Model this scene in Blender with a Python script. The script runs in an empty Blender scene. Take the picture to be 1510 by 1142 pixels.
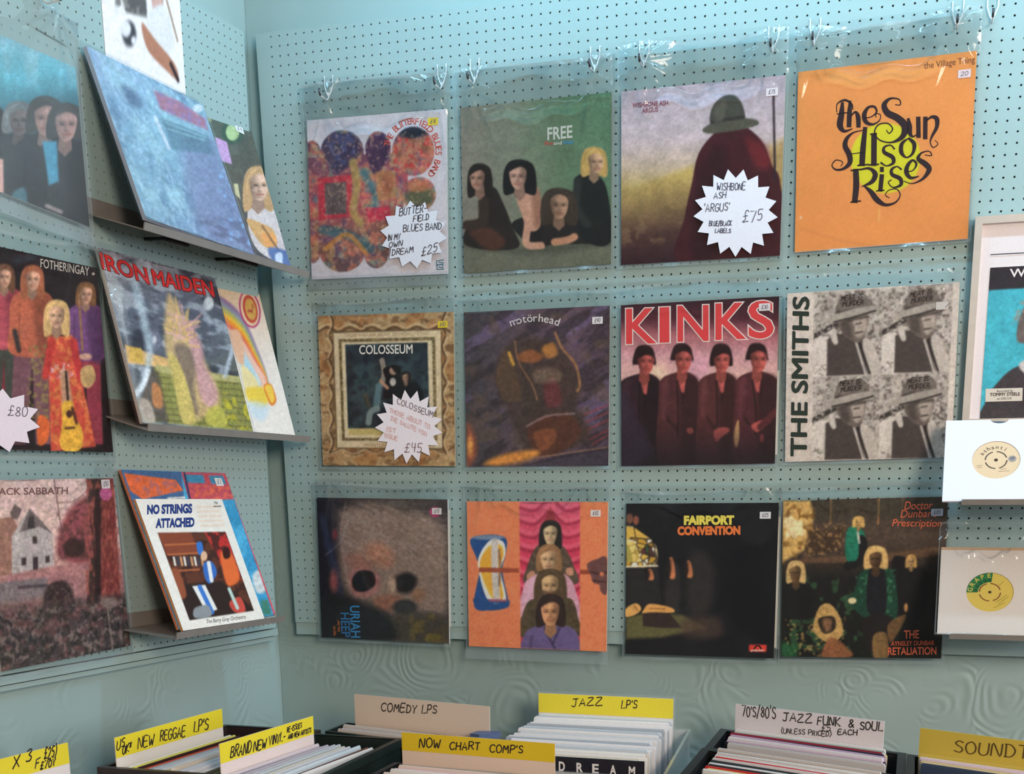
import bpy, math, random
import numpy as np
from mathutils import Matrix, Vector

# ------------------------------------------------------------------ camera, world, lights, exposure
SC = bpy.context.scene
COL = SC.collection
cam_d = bpy.data.cameras.new('camera')
cam = bpy.data.objects.new('camera', cam_d); COL.objects.link(cam)
SC.camera = cam
cam_d.sensor_fit = 'HORIZONTAL'; cam_d.sensor_width = 36.0
cam_d.lens = 36.0 * 1758.77 / 1510.0
cam_d.shift_x = (755.0 - 817.54) / 1510.0
cam_d.shift_y = (1117.38 - 571.0) / 1510.0
cam_d.clip_start = 0.02
_R = ((0.9586529734840876, 0.284543876347742, -0.004388492123515228),
      (0.05681669832146116, -0.20648544881485179, -0.9767986600213872),
      (-0.2788482368995101, 0.9361616002917073, -0.21411473306922285))
cam.matrix_world = Matrix(((_R[0][0], -_R[1][0], -_R[2][0], 0.0),
                           (_R[0][1], -_R[1][1], -_R[2][1], -2.4834),
                           (_R[0][2], -_R[1][2], -_R[2][2], 1.55),
                           (0, 0, 0, 1)))

SC.view_settings.view_transform = 'Standard'
SC.view_settings.look = 'None'
SC.view_settings.gamma = 1.0
SC.view_settings.exposure = 0.0
SC.view_settings.use_curve_mapping = False

world = bpy.data.worlds.new('shop_ambient'); SC.world = world
world.use_nodes = True
_bg = world.node_tree.nodes['Background']
_bg.inputs[0].default_value = (1.0, 0.88, 0.75, 1); _bg.inputs[1].default_value = 0.25

def area_light(name, loc, target, sx, sy, power, color):
    d = bpy.data.lights.new(name, 'AREA'); d.shape = 'RECTANGLE'; d.size = sx; d.size_y = sy
    d.energy = power; d.color = color
    o = bpy.data.objects.new(name, d); COL.objects.link(o)
    o.location = loc
    o.rotation_euler = (Vector(target) - Vector(loc)).to_track_quat('-Z', 'Y').to_euler()
    return o
# fluorescent tubes on the ceiling along the record wall, daylight from the shop window, warm shop lamps behind
area_light('wall_tube_light', (0.10, -0.36, 2.83), (0.10, -0.15, 1.6), 2.6, 0.05, 22, (0.38, 0.75, 1.0))
area_light('ceiling_tube_light', (0.6, -1.35, 2.98), (-0.3, -0.6, 1.2), 1.5, 0.10, 5, (0.78, 0.93, 1.0))
area_light('window_daylight', (3.0, -1.2, 1.8), (-1.4, -0.7, 1.3), 1.2, 1.2, 54, (0.90, 0.93, 1.0))
area_light('warm_shop_light', (1.5, -3.3, 2.3), (-0.6, 0.0, 1.2), 0.8, 0.8, 72, (1.0, 0.82, 0.655))

# ------------------------------------------------------------------ materials
def lin(c):
    c = np.asarray(c, float) / 255.0
    return np.where(c <= 0.04045, c / 12.92, ((np.maximum(c, 0.0) + 0.055) / 1.055) ** 2.4)

def new_mat(name):
    m = bpy.data.materials.new(name); m.use_nodes = True
    nt = m.node_tree
    return m, nt, nt.nodes['Principled BSDF']

def plain(name, rgb, rough=0.5, metal=0.0, spec=0.5, vary=0.06, scale=40.0):
    """A solid paint or plastic whose tone wanders slightly with a noise texture."""
    m, nt, b = new_mat(name)
    b.inputs['Roughness'].default_value = rough; b.inputs['Metallic'].default_value = metal
    b.inputs['Specular IOR Level'].default_value = spec
    tc = nt.nodes.new('ShaderNodeTexCoord'); n = nt.nodes.new('ShaderNodeTexNoise')
    n.inputs['Scale'].default_value = scale; n.inputs['Detail'].default_value = 4
    nt.links.new(tc.outputs['Object'], n.inputs['Vector'])
    r = nt.nodes.new('ShaderNodeValToRGB'); l = lin(rgb)
    r.color_ramp.elements[0].position = 0.3; r.color_ramp.elements[1].position = 0.7
    r.color_ramp.elements[0].color = (*np.clip(l * (1 - vary), 0, 1), 1)
    r.color_ramp.elements[1].color = (*np.clip(l * (1 + vary), 0, 1), 1)
    nt.links.new(n.outputs['Fac'], r.inputs['Fac']); nt.links.new(r.outputs['Color'], b.inputs['Base Color'])
    return m

def print_mat(name, rough=0.45, spec=0.14):
    """Printed card: ink colours come with the mesh, a fine paper grain is procedural."""
    m, nt, b = new_mat(name)
    b.inputs['Roughness'].default_value = rough; b.inputs['Specular IOR Level'].default_value = spec
    at = nt.nodes.new('ShaderNodeAttribute'); at.attribute_name = 'ink'
    tc = nt.nodes.new('ShaderNodeTexCoord'); n = nt.nodes.new('ShaderNodeTexNoise')
    n.inputs['Scale'].default_value = 260; n.inputs['Detail'].default_value = 3
    nt.links.new(tc.outputs['Object'], n.inputs['Vector'])
    mr = nt.nodes.new('ShaderNodeMapRange'); mr.inputs['To Min'].default_value = 0.93; mr.inputs['To Max'].default_value = 1.07
    nt.links.new(n.outputs['Fac'], mr.inputs['Value'])
    mx = nt.nodes.new('ShaderNodeVectorMath'); mx.operation = 'SCALE'
    nt.links.new(at.outputs['Color'], mx.inputs[0]); nt.links.new(mr.outputs['Result'], mx.inputs['Scale'])
    nt.links.new(mx.outputs['Vector'], b.inputs['Base Color'])
    return m

M_PRINT = print_mat('printed_card')
M_PAPER = print_mat('matt_paper', 0.7, 0.2)

def plastic_film(name, haze=0.007, rough=0.08, gloss=0.5):
    m = bpy.data.materials.new(name); m.use_nodes = True
    nt = m.node_tree; nt.nodes.clear()
    out = nt.nodes.new('ShaderNodeOutputMaterial')
    tr = nt.nodes.new('ShaderNodeBsdfTransparent'); tr.inputs[0].default_value = (0.955, 0.965, 0.97, 1)
    gl = nt.nodes.new('ShaderNodeBsdfGlossy'); gl.inputs['Roughness'].default_value = rough
    gl.inputs[0].default_value = (1, 1, 1, 1)
    di = nt.nodes.new('ShaderNodeBsdfDiffuse'); di.inputs[0].default_value = (0.72, 0.76, 0.77, 1)
    fr = nt.nodes.new('ShaderNodeFresnel'); fr.inputs[0].default_value = 1.45
    mu = nt.nodes.new('ShaderNodeMath'); mu.operation = 'MULTIPLY'; mu.inputs[1].default_value = gloss
    nt.links.new(fr.outputs[0], mu.inputs[0])
    tc = nt.nodes.new('ShaderNodeTexCoord'); no = nt.nodes.new('ShaderNodeTexNoise'); no.inputs['Scale'].default_value = 9
    nt.links.new(tc.outputs['Object'], no.inputs['Vector'])
    mr = nt.nodes.new('ShaderNodeMapRange'); mr.inputs['To Min'].default_value = haze * 0.5; mr.inputs['To Max'].default_value = haze * 1.5
    nt.links.new(no.outputs['Fac'], mr.inputs['Value'])
    m1 = nt.nodes.new('ShaderNodeMixShader'); m2 = nt.nodes.new('ShaderNodeMixShader')
    nt.links.new(mr.outputs[0], m1.inputs[0]); nt.links.new(tr.outputs[0], m1.inputs[1]); nt.links.new(di.outputs[0], m1.inputs[2])
    nt.links.new(mu.outputs[0], m2.inputs[0]); nt.links.new(m1.outputs[0], m2.inputs[1]); nt.links.new(gl.outputs[0], m2.inputs[2])
    nt.links.new(m2.outputs[0], out.inputs[0])
    return m
M_FILM = plastic_film('clear_polythene_film')
M_FILM_DULL = plastic_film('clouded_polythene_film', 0.10, 0.2, 0.7)
M_TUB = plastic_film('milky_clear_plastic', 0.45, 0.2, 0.8)

def teal_paint(name, swirl):
    m, nt, b = new_mat(name)
    b.inputs['Roughness'].default_value = 0.42; b.inputs['Specular IOR Level'].default_value = 0.35
    tc = nt.nodes.new('ShaderNodeTexCoord')
    n = nt.nodes.new('ShaderNodeTexNoise'); n.inputs['Scale'].default_value = 3.0; n.inputs['Detail'].default_value = 5
    nt.links.new(tc.outputs['Object'], n.inputs['Vector'])
    r = nt.nodes.new('ShaderNodeValToRGB')
    r.color_ramp.elements[0].position = 0.3; r.color_ramp.elements[1].position = 0.72
    r.color_ramp.elements[0].color = (*lin((151, 175, 174)), 1)
    r.color_ramp.elements[1].color = (*lin((158, 181, 180)), 1)
    nt.links.new(n.outputs['Fac'], r.inputs['Fac']); nt.links.new(r.outputs['Color'], b.inputs['Base Color'])
    bump = nt.nodes.new('ShaderNodeBump')
    if swirl:
        # combed plaster: sets of concentric arcs around scattered centres, warped by noise, fading in and out
        wn = nt.nodes.new('ShaderNodeTexNoise'); wn.inputs['Scale'].default_value = 5.0; wn.inputs['Detail'].default_value = 1.5
        nt.links.new(tc.outputs['Object'], wn.inputs['Vector'])
        ws = nt.nodes.new('ShaderNodeVectorMath'); ws.operation = 'SCALE'; ws.inputs['Scale'].default_value = 0.16
        nt.links.new(wn.outputs['Color'], ws.inputs[0])
        wa = nt.nodes.new('ShaderNodeVectorMath'); wa.operation = 'ADD'
        nt.links.new(tc.outputs['Object'], wa.inputs[0]); nt.links.new(ws.outputs[0], wa.inputs[1])
        vo = nt.nodes.new('ShaderNodeTexVoronoi'); vo.inputs['Scale'].default_value = 7.5
        nt.links.new(wa.outputs[0], vo.inputs['Vector'])
        mu = nt.nodes.new('ShaderNodeMath'); mu.operation = 'MULTIPLY'; mu.inputs[1].default_value = 52.0
        nt.links.new(vo.outputs['Distance'], mu.inputs[0])
        si = nt.nodes.new('ShaderNodeMath'); si.operation = 'SINE'; nt.links.new(mu.outputs[0], si.inputs[0])
        mk = nt.nodes.new('ShaderNodeTexNoise'); mk.inputs['Scale'].default_value = 11.0; mk.inputs['Detail'].default_value = 2
        nt.links.new(tc.outputs['Object'], mk.inputs['Vector'])
        mm = nt.nodes.new('ShaderNodeMapRange'); mm.inputs['From Min'].default_value = 0.46; mm.inputs['From Max'].default_value = 0.68
        nt.links.new(mk.outputs['Fac'], mm.inputs['Value'])
        hx = nt.nodes.new('ShaderNodeMath'); hx.operation = 'MULTIPLY'
        nt.links.new(si.outputs[0], hx.inputs[0]); nt.links.new(mm.outputs[0], hx.inputs[1])
        sx = nt.nodes.new('ShaderNodeSeparateXYZ'); nt.links.new(tc.outputs['Object'], sx.inputs[0])
        lo = nt.nodes.new('ShaderNodeMath'); lo.operation = 'LESS_THAN'; lo.inputs[1].default_value = 1.6      # the combed coat stops under the boards
        nt.links.new(sx.outputs['Z'], lo.inputs[0])
        hz = nt.nodes.new('ShaderNodeMath'); hz.operation = 'MULTIPLY'
        nt.links.new(hx.outputs[0], hz.inputs[0]); nt.links.new(lo.outputs[0], hz.inputs[1])
        nt.links.new(hz.outputs[0], bump.inputs['Height'])
        bump.inputs['Strength'].default_value = 0.23; bump.inputs['Distance'].default_value = 0.0035
    else:
        fn = nt.nodes.new('ShaderNodeTexNoise'); fn.inputs['Scale'].default_value = 55.0; fn.inputs['Detail'].default_value = 3
        nt.links.new(tc.outputs['Object'], fn.inputs['Vector'])
        nt.links.new(fn.outputs['Fac'], bump.inputs['Height'])
        bump.inputs['Strength'].default_value = 0.12; bump.inputs['Distance'].default_value = 0.004
    nt.links.new(bump.outputs[0], b.inputs['Normal'])
    return m
M_BOARD = teal_paint('teal_gloss_painted_board', False)
M_PLASTER = teal_paint('teal_painted_combed_plaster', True)

# ------------------------------------------------------------------ mesh building
class MB:
    """Collects polygons with an ink colour per corner point and links them as one mesh object."""
    def __init__(s): s.v = []; s.f = []; s.c = []; s.m = []; s.n = 0; s.smooth = []
    def add(s, verts, faces, color=(200, 200, 200), mi=0, linear=False, smooth=False):
        verts = np.asarray(verts, float).reshape(-1, 3)
        col = np.asarray(color, float)
        if not linear: col = lin(col)
        if col.ndim == 1: col = np.tile(col, (len(verts), 1))
        s.v.append(verts); s.c.append(col)
        for f in faces: s.f.append([i + s.n for i in f]); s.m.append(mi); s.smooth.append(smooth)
        s.n += len(verts)
    def box(s, x0, x1, y0, y1, z0, z1, color=(200, 200, 200), mi=0, skip=()):
        v = [(x0, y0, z0), (x1, y0, z0), (x1, y1, z0), (x0, y1, z0), (x0, y0, z1), (x1, y0, z1), (x1, y1, z1), (x0, y1, z1)]
        f = {'bottom': (3, 2, 1, 0), 'top': (4, 5, 6, 7), 'front': (0, 1, 5, 4), 'back': (2, 3, 7, 6), 'left': (3, 0, 4, 7), 'right': (1, 2, 6, 5)}
        s.add(v, [f[k] for k in f if k not in skip], color, mi)
    def prism(s, poly, z0, z1, color=(200, 200, 200), mi=0):
        n = len(poly)
        v = [(p[0], p[1], z0) for p in poly] + [(p[0], p[1], z1) for p in poly]
        a = sum(poly[i][0] * poly[(i + 1) % n][1] - poly[(i + 1) % n][0] * poly[i][1] for i in range(n))
        f = [(i, (i + 1) % n, n + (i + 1) % n, n + i) for i in range(n)] + [tuple(range(n))[::-1], tuple(range(n, 2 * n))]
        if a < 0: f = [t[::-1] for t in f]
        s.add(v, f, color, mi)
    def tube(s, pts, r, color=(200, 200, 200), mi=0, seg=8):
        pts = [Vector(p) for p in pts]; rings = []
        t0 = (pts[1] - pts[0]).normalized()
        up = Vector((0, 0, 1)) if abs(t0.z) < 0.9 else Vector((1, 0, 0))
        nrm = t0.cross(up).normalized()
        for i, p in enumerate(pts):
            t = (pts[min(i + 1, len(pts) - 1)] - pts[max(i - 1, 0)]).normalized()
            nrm = (nrm - t * nrm.dot(t)).normalized(); b = t.cross(nrm)
            rr = r[i] if isinstance(r, (list, tuple)) else r
            rings.append([p + (nrm * math.cos(2 * math.pi * k / seg) + b * math.sin(2 * math.pi * k / seg)) * rr for k in range(seg)])
        v = [tuple(q) for ring in rings for q in ring]; f = []
        for i in range(len(rings) - 1):
            for k in range(seg):
                f.append((i * seg + k, i * seg + (k + 1) % seg, (i + 1) * seg + (k + 1) % seg, (i + 1) * seg + k))
        f.append(tuple(range(seg))[::-1]); f.append(tuple((len(rings) - 1) * seg + k for k in range(seg)))
        s.add(v, f, color, mi, smooth=True)
    def mesh(s, name, mats):
        me = bpy.data.meshes.new(name)
        me.from_pydata(np.concatenate(s.v).tolist(), [], s.f)
        for m in (mats if isinstance(mats, (list, tuple)) else [mats]): me.materials.append(m)
        me.polygons.foreach_set('material_index', s.m)
        me.polygons.foreach_set('use_smooth', s.smooth)
        ca = me.color_attributes.new('ink', 'FLOAT_COLOR', 'POINT')
        c = np.ones((s.n, 4), np.float32); c[:, :3] = np.concatenate(s.c)
        ca.data.foreach_set('color', c.ravel())
        me.update()
        return me
    def build(s, name, mats, parent=None, matrix=None):
        o = bpy.data.objects.new(name, s.mesh(name, mats)); COL.objects.link(o)
        if parent is not None: o.parent = parent
        if matrix is not None: o.matrix_local = matrix
        return o

def tag(o, label, cat, group=None):
    o['label'] = label; o['category'] = cat
    if group: o['group'] = group
    return o
def structure(o):
    o['kind'] = 'structure'; return o

def frame_matrix(center, yaw=None, lean=0.0, roll=0.0):
    """Local x to the viewer's right along the wall, y into the wall, z up. yaw None: the back wall; else the side wall.
    A positive lean tips the top back into the wall."""
    if yaw is None: u = Vector((1, 0, 0)); n = Vector((0, -1, 0))
    else: u = Vector((math.sin(yaw), math.cos(yaw), 0)); n = Vector((math.cos(yaw), -math.sin(yaw), 0))
    v = Vector((0, 0, 1)) * math.cos(lean) - n * math.sin(lean)
    u2 = u * math.cos(roll) + v * math.sin(roll); v2 = v * math.cos(roll) - u * math.sin(roll)
    y = v2.cross(u2)
    M = Matrix.Identity(4)
    for i in range(3): M[i][0] = u2[i]; M[i][1] = y[i]; M[i][2] = v2[i]; M[i][3] = center[i]
    return M

# ------------------------------------------------------------------ flat printed sheets
def homography(src, dst):
    A = []; b = []
    for (x, y), (u, v) in zip(src, dst):
        A.append([x, y, 1, 0, 0, 0, -u * x, -u * y]); b.append(u)
        A.append([0, 0, 0, x, y, 1, -v * x, -v * y]); b.append(v)
    h = np.linalg.solve(np.array(A, float), np.array(b, float))
    return np.append(h, 1).reshape(3, 3)
def hmap(H, P):
    P = np.atleast_2d(np.asarray(P, float)); q = np.c_[P, np.ones(len(P))] @ H.T
    return q[:, :2] / q[:, 2:]
def catmull(pts, per=8, closed=False):
    p = np.asarray(pts, float); n = len(p)
    if n < 3 and not closed: return p
    out = []
    for i in range(n if closed else n - 1):
        if closed: a, b, c, d = p[(i - 1) % n], p[i], p[(i + 1) % n], p[(i + 2) % n]
        else: a, b, c, d = p[max(i - 1, 0)], p[i], p[i + 1], p[min(i + 2, n - 1)]
        for t in np.arange(per) / per:
            out.append(0.5 * ((2 * b) + (c - a) * t + (2 * a - 5 * b + 4 * c - d) * t * t + (3 * b - a - 3 * c + d) * t ** 3))
    if not closed: out.append(p[-1])
    return np.array(out)

_TXT = {}
def text_mesh(s, bold=0.0, shear=0.0):
    k = (s, bold, shear)
    if k not in _TXT:
        cu = bpy.data.curves.new('lettering', 'FONT'); cu.body = s; cu.size = 1.0; cu.offset = bold; cu.shear = shear; cu.resolution_u = 4
        o = bpy.data.objects.new('lettering', cu); COL.objects.link(o)
        dg = bpy.context.evaluated_depsgraph_get(); ev = o.evaluated_get(dg); me = ev.to_mesh()
        v = np.array([w.co[:] for w in me.vertices]).reshape(-1, 3)[:, :2]; f = [tuple(p.vertices) for p in me.polygons]
        ev.to_mesh_clear(); bpy.data.objects.remove(o); bpy.data.curves.remove(cu)
        _TXT[k] = (v, f)
    return _TXT[k]

HAND = {'A': '0,0 2,6 4,0;0.8,2 3.2,2', 'B': '0,0 0,6;0,6 2.6,6 3.6,4.7 2.4,3.3 0,3.2;2.4,3.3 4,1.7 2.8,0 0,0', 'C': '3.8,5 2.4,6 0.6,5 0,3 0.6,0.8 2.2,0 3.8,0.9',
 'D': '0.4,0 0.4,6;0,6 2.2,5.8 4,3.2 2.6,0.4 0,0', 'E': '3.6,6 0.3,6 0,0 3.6,0;0.2,3.1 3,3.1', 'F': '3.6,6 0.3,6 0,0;0.2,3.1 2.8,3.1', 'G': '3.8,5 2.2,6 0.5,4.8 0,2.6 1,0.2 2.8,0 3.9,1.4 3.8,2.6 2.2,2.6',
 'H': '0.2,6 0,0;3.8,6 3.6,0;0.1,3.1 3.8,3', 'I': '1,6 1,0', 'J': '0.6,6 4,6;2.6,6 2.6,1.2 1.6,0 0.2,0.8', 'K': '0.2,6 0,0;3.6,6 0.2,2.8 3.8,0', 'L': '0.5,6 0,0 3.4,0.2',
 'M': '0,0 0.6,6 2.2,2.4 3.8,6 4.4,0', 'N': '0,0 0.4,6 3.4,0 3.8,6', 'O': '2,6 0.4,5 0,2.8 0.8,0.4 2.2,0 3.6,1.2 4,3.4 3.2,5.4 2,6', 'P': '0.2,0 0.4,6;0.2,6 2.8,6 3.8,4.5 2.6,2.9 0.3,2.7',
 'Q': '2,6 0.4,5 0,2.8 0.8,0.4 2.2,0 3.6,1.2 4,3.4 3.2,5.4 2,6;2.4,1.6 4.2,-0.4', 'R': '0.2,0 0.3,6;0.2,6 2.8,6 3.6,4.6 2.4,3.1 0.3,3;1.8,3 3.8,0', 'S': '3.6,5.2 2,6 0.5,4.9 1.2,3.5 3,2.6 3.6,1.2 2.2,0 0.2,0.7',
 'T': '0,6 4,6;2.1,6 2,0', 'U': '0.2,6 0,1.6 1.2,0 3,0.2 3.8,1.8 3.8,6', 'V': '0,6 2,0 4,6', 'W': '0,6 1,0 2.3,4 3.4,0 4.8,6', 'X': '0,6 3.8,0;3.8,6 0,0', 'Y': '0,6 1.9,3 3.8,6;1.9,3 1.7,0', 'Z': '0.2,6 3.8,6 0,0.2 4.4,0',
 '0': '1.8,6 0.4,5 0,2.8 0.7,0.4 2,0 3.2,1.2 3.6,3.4 2.9,5.4 1.8,6', '1': '1,6 1,0', '2': '0.2,4.8 1.6,6 3.2,5 2.6,3 0,0 3.8,0.2', '3': '0.2,5.4 2,6 3,4.8 1.4,3.3 3.2,2 2.2,0.2 0,0.4', '4': '0.4,6 0.2,2.6 3.6,2.8;2.9,5.6 2.7,-0.4',
 '5': '3.4,6 0.6,6 0.4,3.4 2.4,3.6 3.2,1.8 2,0 0.1,0.5', '6': '3,6 0.8,3.4 0.3,1.2 1.8,0 3.2,1.3 2.2,3 0.6,2.2', '7': '0,6 3.8,6 1.4,0', '8': '2,3.2 0.5,4.6 1.8,6 3.2,4.8 2,3.2 0.2,1.5 1.8,0 3.6,1.4 2,3.2', '9': '3.2,4.6 1.8,6 0.4,4.6 1.6,3 3.2,4.4 2.6,0',
 '£': '3.6,5.2 2.4,6 1.4,4.8 1.6,1.4 0,0 3.8,0.2;0.2,3 3,3', '&': '3.8,0 0.8,4.6 1.8,6 2.8,4.8 0.3,1.6 1.4,0 3.6,2.2', "'": '0.5,6.4 0.2,4.8', '"': '0.3,6.4 0,4.8;1.4,6.4 1.1,4.8', '-': '0.3,3 2.8,3', '/': '0,-1 3,7',
 '(': '1.6,7 0.2,4 0.3,2 1.5,-0.6', ')': '0.2,7 1.5,4.4 1.4,2 0.1,-0.6', '*': '0,5.6 2.4,3;2.4,5.8 0.2,2.8;1.2,6.2 1.2,2.6', '.': '0.2,0.3 0.6,0', '!': '0.5,6 0.4,2;0.4,0.4 0.5,0'}
def hand_strokes(text, rng, jitter=0.12):
    x = 0.0; out = []
    for ch in text.upper():
        if ch == ' ': x += 3.0; continue
        w = 0
        dy = rng.uniform(-0.35, 0.35); sc = rng.uniform(0.92, 1.06)
        for st in HAND[ch].split(';'):
            p = np.array([[float(t) for t in q.split(',')] for q in st.split()]) * sc
            w = max(w, p[:, 0].max())
            p = p + np.array([[rng.uniform(-jitter, jitter), rng.uniform(-jitter, jitter)] for _ in p]) + [x, dy]
            out.append(p)
        x += w + 1.25
    return out, x - 1.25

class Sheet:
    """A flat printed sheet w x h metres, traced in the drawing coordinates of QUAD (its four corners, clockwise from top left)."""
    def __init__(s, quad, w, h=None, N=0):
        s.w = w; s.h = h or w; s.quad = quad
        uv = [(0, 0), (1, 0), (1, 1), (0, 1)]
        s.H = homography(uv, quad); s.Hi = homography(quad, uv)
        s.mb = MB(); s.N = N; s.rng = random.Random(7)
        if N:
            g = np.linspace(0, 1, N); U, V = np.meshgrid(g, g)
            P = hmap(s.H, np.c_[U.ravel(), V.ravel()])
            s.X = P[:, 0].reshape(N, N); s.Y = P[:, 1].reshape(N, N); s.U = U; s.V = V
            s.px = 0.5 * (np.hypot(quad[1][0] - quad[0][0], quad[1][1] - quad[0][1]) + np.hypot(quad[3][0] - quad[0][0], quad[3][1] - quad[0][1])) / N
            s.img = np.zeros((N, N, 3))
    # ---- painting
    def fill(s, c): s.img[:] = c
    def blend(s, A, c): s.img += (np.asarray(c, float) - s.img) * np.clip(A, 0, 1)[..., None]
    def grad(s, p0, p1, stops, a=1.0):
        d = np.subtract(p1, p0); t = ((s.X - p0[0]) * d[0] + (s.Y - p0[1]) * d[1]) / (d @ d)
        ts = [q[0] for q in stops]
        im = np.stack([np.interp(t, ts, [q[1][k] for q in stops]) for k in range(3)], -1)
        s.img += (im - s.img) * a
    def ell(s, cx, cy, rx, ry, c, rot=0.0, soft=None, a=1.0):
        cr, sr = math.cos(rot), math.sin(rot); dx, dy = s.X - cx, s.Y - cy
        d = np.sqrt(((dx * cr + dy * sr) / rx) ** 2 + ((-dx * sr + dy * cr) / ry) ** 2)
        w = (soft if soft is not None else s.px * 0.9) / min(rx, ry)
        s.blend(np.clip((1 - d) / max(w, 1e-6) + 0.5, 0, 1) * a, c)
    def _dist(s, P, closed):
        D = np.full(s.X.shape, 1e18); ins = np.zeros(s.X.shape, bool)
        m = len(P)
        for i in range(m if closed else m - 1):
            a = P[i]; b = P[(i + 1) % m]; e = b - a; L = e @ e
            if L < 1e-12: continue
            wx, wy = s.X - a[0], s.Y - a[1]
            t = np.clip((wx * e[0] + wy * e[1]) / L, 0, 1)
            D = np.minimum(D, (wx - t * e[0]) ** 2 + (wy - t * e[1]) ** 2)
            if closed:
                cnd = (a[1] > s.Y) != (b[1] > s.Y)
                if abs(e[1]) > 1e-12: ins ^= cnd & (s.X < a[0] + (s.Y - a[1]) * e[0] / e[1])
        return np.sqrt(D), ins
    def mask(s, pts, curve=False, soft=None):
        P = catmull(pts, 6, True) if curve else np.asarray(pts, float)
        D, ins = s._dist(P, True); w = soft if soft is not None else s.px * 0.9
        return np.clip(np.where(ins, D, -D) / w + 0.5, 0, 1)
    def poly(s, pts, c, curve=False, soft=None, a=1.0): s.blend(s.mask(pts, curve, soft) * a, c)
    def blob(s, pts, c, soft=None, a=1.0): s.poly(pts, c, True, soft, a)
    def line(s, pts, w, c, soft=None, a=1.0, curve=True):
        P = catmull(pts, 6) if curve and len(pts) > 2 else np.asarray(pts, float)
        D, _ = s._dist(P, False); sf = soft if soft is not None else s.px * 0.9
        s.blend(np.clip((w / 2 - D) / sf + 0.5, 0, 1) * a, c)
    def noise(s, scale, seed=0, octaves=3, stretch=(1, 1), rot=0.0):
        r = np.random.RandomState(seed); out = 0; amp = 1; tot = 0
        cr, sr = math.cos(rot), math.sin(rot)
        Xr = s.X * cr + s.Y * sr; Yr = -s.X * sr + s.Y * cr
        for o in range(octaves):
            L = r.rand(97, 97); x = Xr / (scale * stretch[0]) * 2 ** o + 40; y = Yr / (scale * stretch[1]) * 2 ** o + 40
            xi = np.floor(x).astype(int); yi = np.floor(y).astype(int); fx = x - xi; fy = y - yi
            fx = fx * fx * (3 - 2 * fx); fy = fy * fy * (3 - 2 * fy)
            g = lambda i, j: L[(yi + j) % 97, (xi + i) % 97]
            out = out + amp * ((g(0, 0) * (1 - fx) + g(1, 0) * fx) * (1 - fy) + (g(0, 1) * (1 - fx) + g(1, 1) * fx) * fy); tot += amp; amp *= 0.5
        return out / tot
    def grain(s, scale, amp, seed=0, m=None, **k):
        n = (s.noise(scale, seed, **k) - 0.5) * 2 * amp
        if m is not None: n = n * m
        s.img *= (1 + n)[..., None]
    def tint(s, scale, c, seed=0, lo=0.5, hi=0.65, a=1.0, m=None, **k):
        A = np.clip((s.noise(scale, seed, **k) - lo) / (hi - lo), 0, 1) * a
        if m is not None: A = A * m
        s.blend(A, c)
    # ---- a generic half-length person: head centre, half head height, colours
    def person(s, x, y, r, skin, hair, top, hl=1.0, hw=1.0, turn=0.0, body=4.0, wide=1.0, beard=None, dark=0.55, fringe=0.45):
        sk = np.asarray(skin, float); ha = np.asarray(hair, float); tp = np.asarray(top, float)
        if body:
            w = 1.75 * r * wide
            s.blob([(x - 0.35 * r, y + 0.75 * r), (x - 0.95 * w, y + 1.55 * r), (x - 1.08 * w, y + body * 0.6 * r), (x - 1.0 * w, y + body * r), (x + 1.0 * w, y + body * r), (x + 1.08 * w, y + body * 0.6 * r), (x + 0.95 * w, y + 1.55 * r), (x + 0.35 * r, y + 0.75 * r)], tp)
            s.blob([(x + 0.1 * w, y + 1.5 * r), (x + 0.95 * w, y + 1.7 * r), (x + w, y + body * r), (x + 0.35 * w, y + body * r)], tp * 0.72, soft=0.4 * r, a=0.8)
            s.line([(x - 0.6 * w, y + 2.0 * r), (x - 0.65 * w, y + body * 0.9 * r)], 0.12 * r, tp * 0.6, soft=0.15 * r, a=0.6)
        s.blob([(x - 0.95 * r * hw, y - 0.2 * r), (x - 0.6 * r * hw, y - 1.05 * r), (x + 0.1 * r, y - 1.2 * r), (x + 0.75 * r * hw, y - 0.95 * r), (x + 1.0 * r * hw, y - 0.1 * r), (x + 0.95 * r * hw, y + hl * r), (x + 0.3 * r, y + 0.9 * hl * r), (x - 0.3 * r, y + 0.9 * hl * r), (x - 0.92 * r * hw, y + hl * r)], ha)
        s.poly([(x - 0.3 * r, y + 0.5 * r), (x + 0.32 * r, y + 0.5 * r), (x + 0.4 * r, y + 1.35 * r), (x, y + 1.75 * r), (x - 0.4 * r, y + 1.35 * r)], sk * 0.72)
        fx = x + turn * 0.25 * r
        F = s.mask([(fx - 0.56 * r, y - 0.5 * r), (fx, y - 0.8 * r), (fx + 0.56 * r, y - 0.5 * r), (fx + 0.56 * r, y + 0.15 * r), (fx + 0.36 * r, y + 0.7 * r), (fx, y + 0.92 * r), (fx - 0.36 * r, y + 0.7 * r), (fx - 0.56 * r, y + 0.15 * r)], True)
        old = s.img.copy(); s.blend(F, sk)
        sd = 1 if turn <= 0 else -1
        s.ell(fx + sd * 0.62 * r, y + 0.15 * r, 0.5 * r, 0.95 * r, sk * dark, soft=0.6 * r, a=0.85)
        s.ell(fx - sd * 0.2 * r, y - 0.38 * r, 0.3 * r, 0.2 * r, np.minimum(sk * 1.12, 255), soft=0.3 * r, a=0.7)
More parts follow.
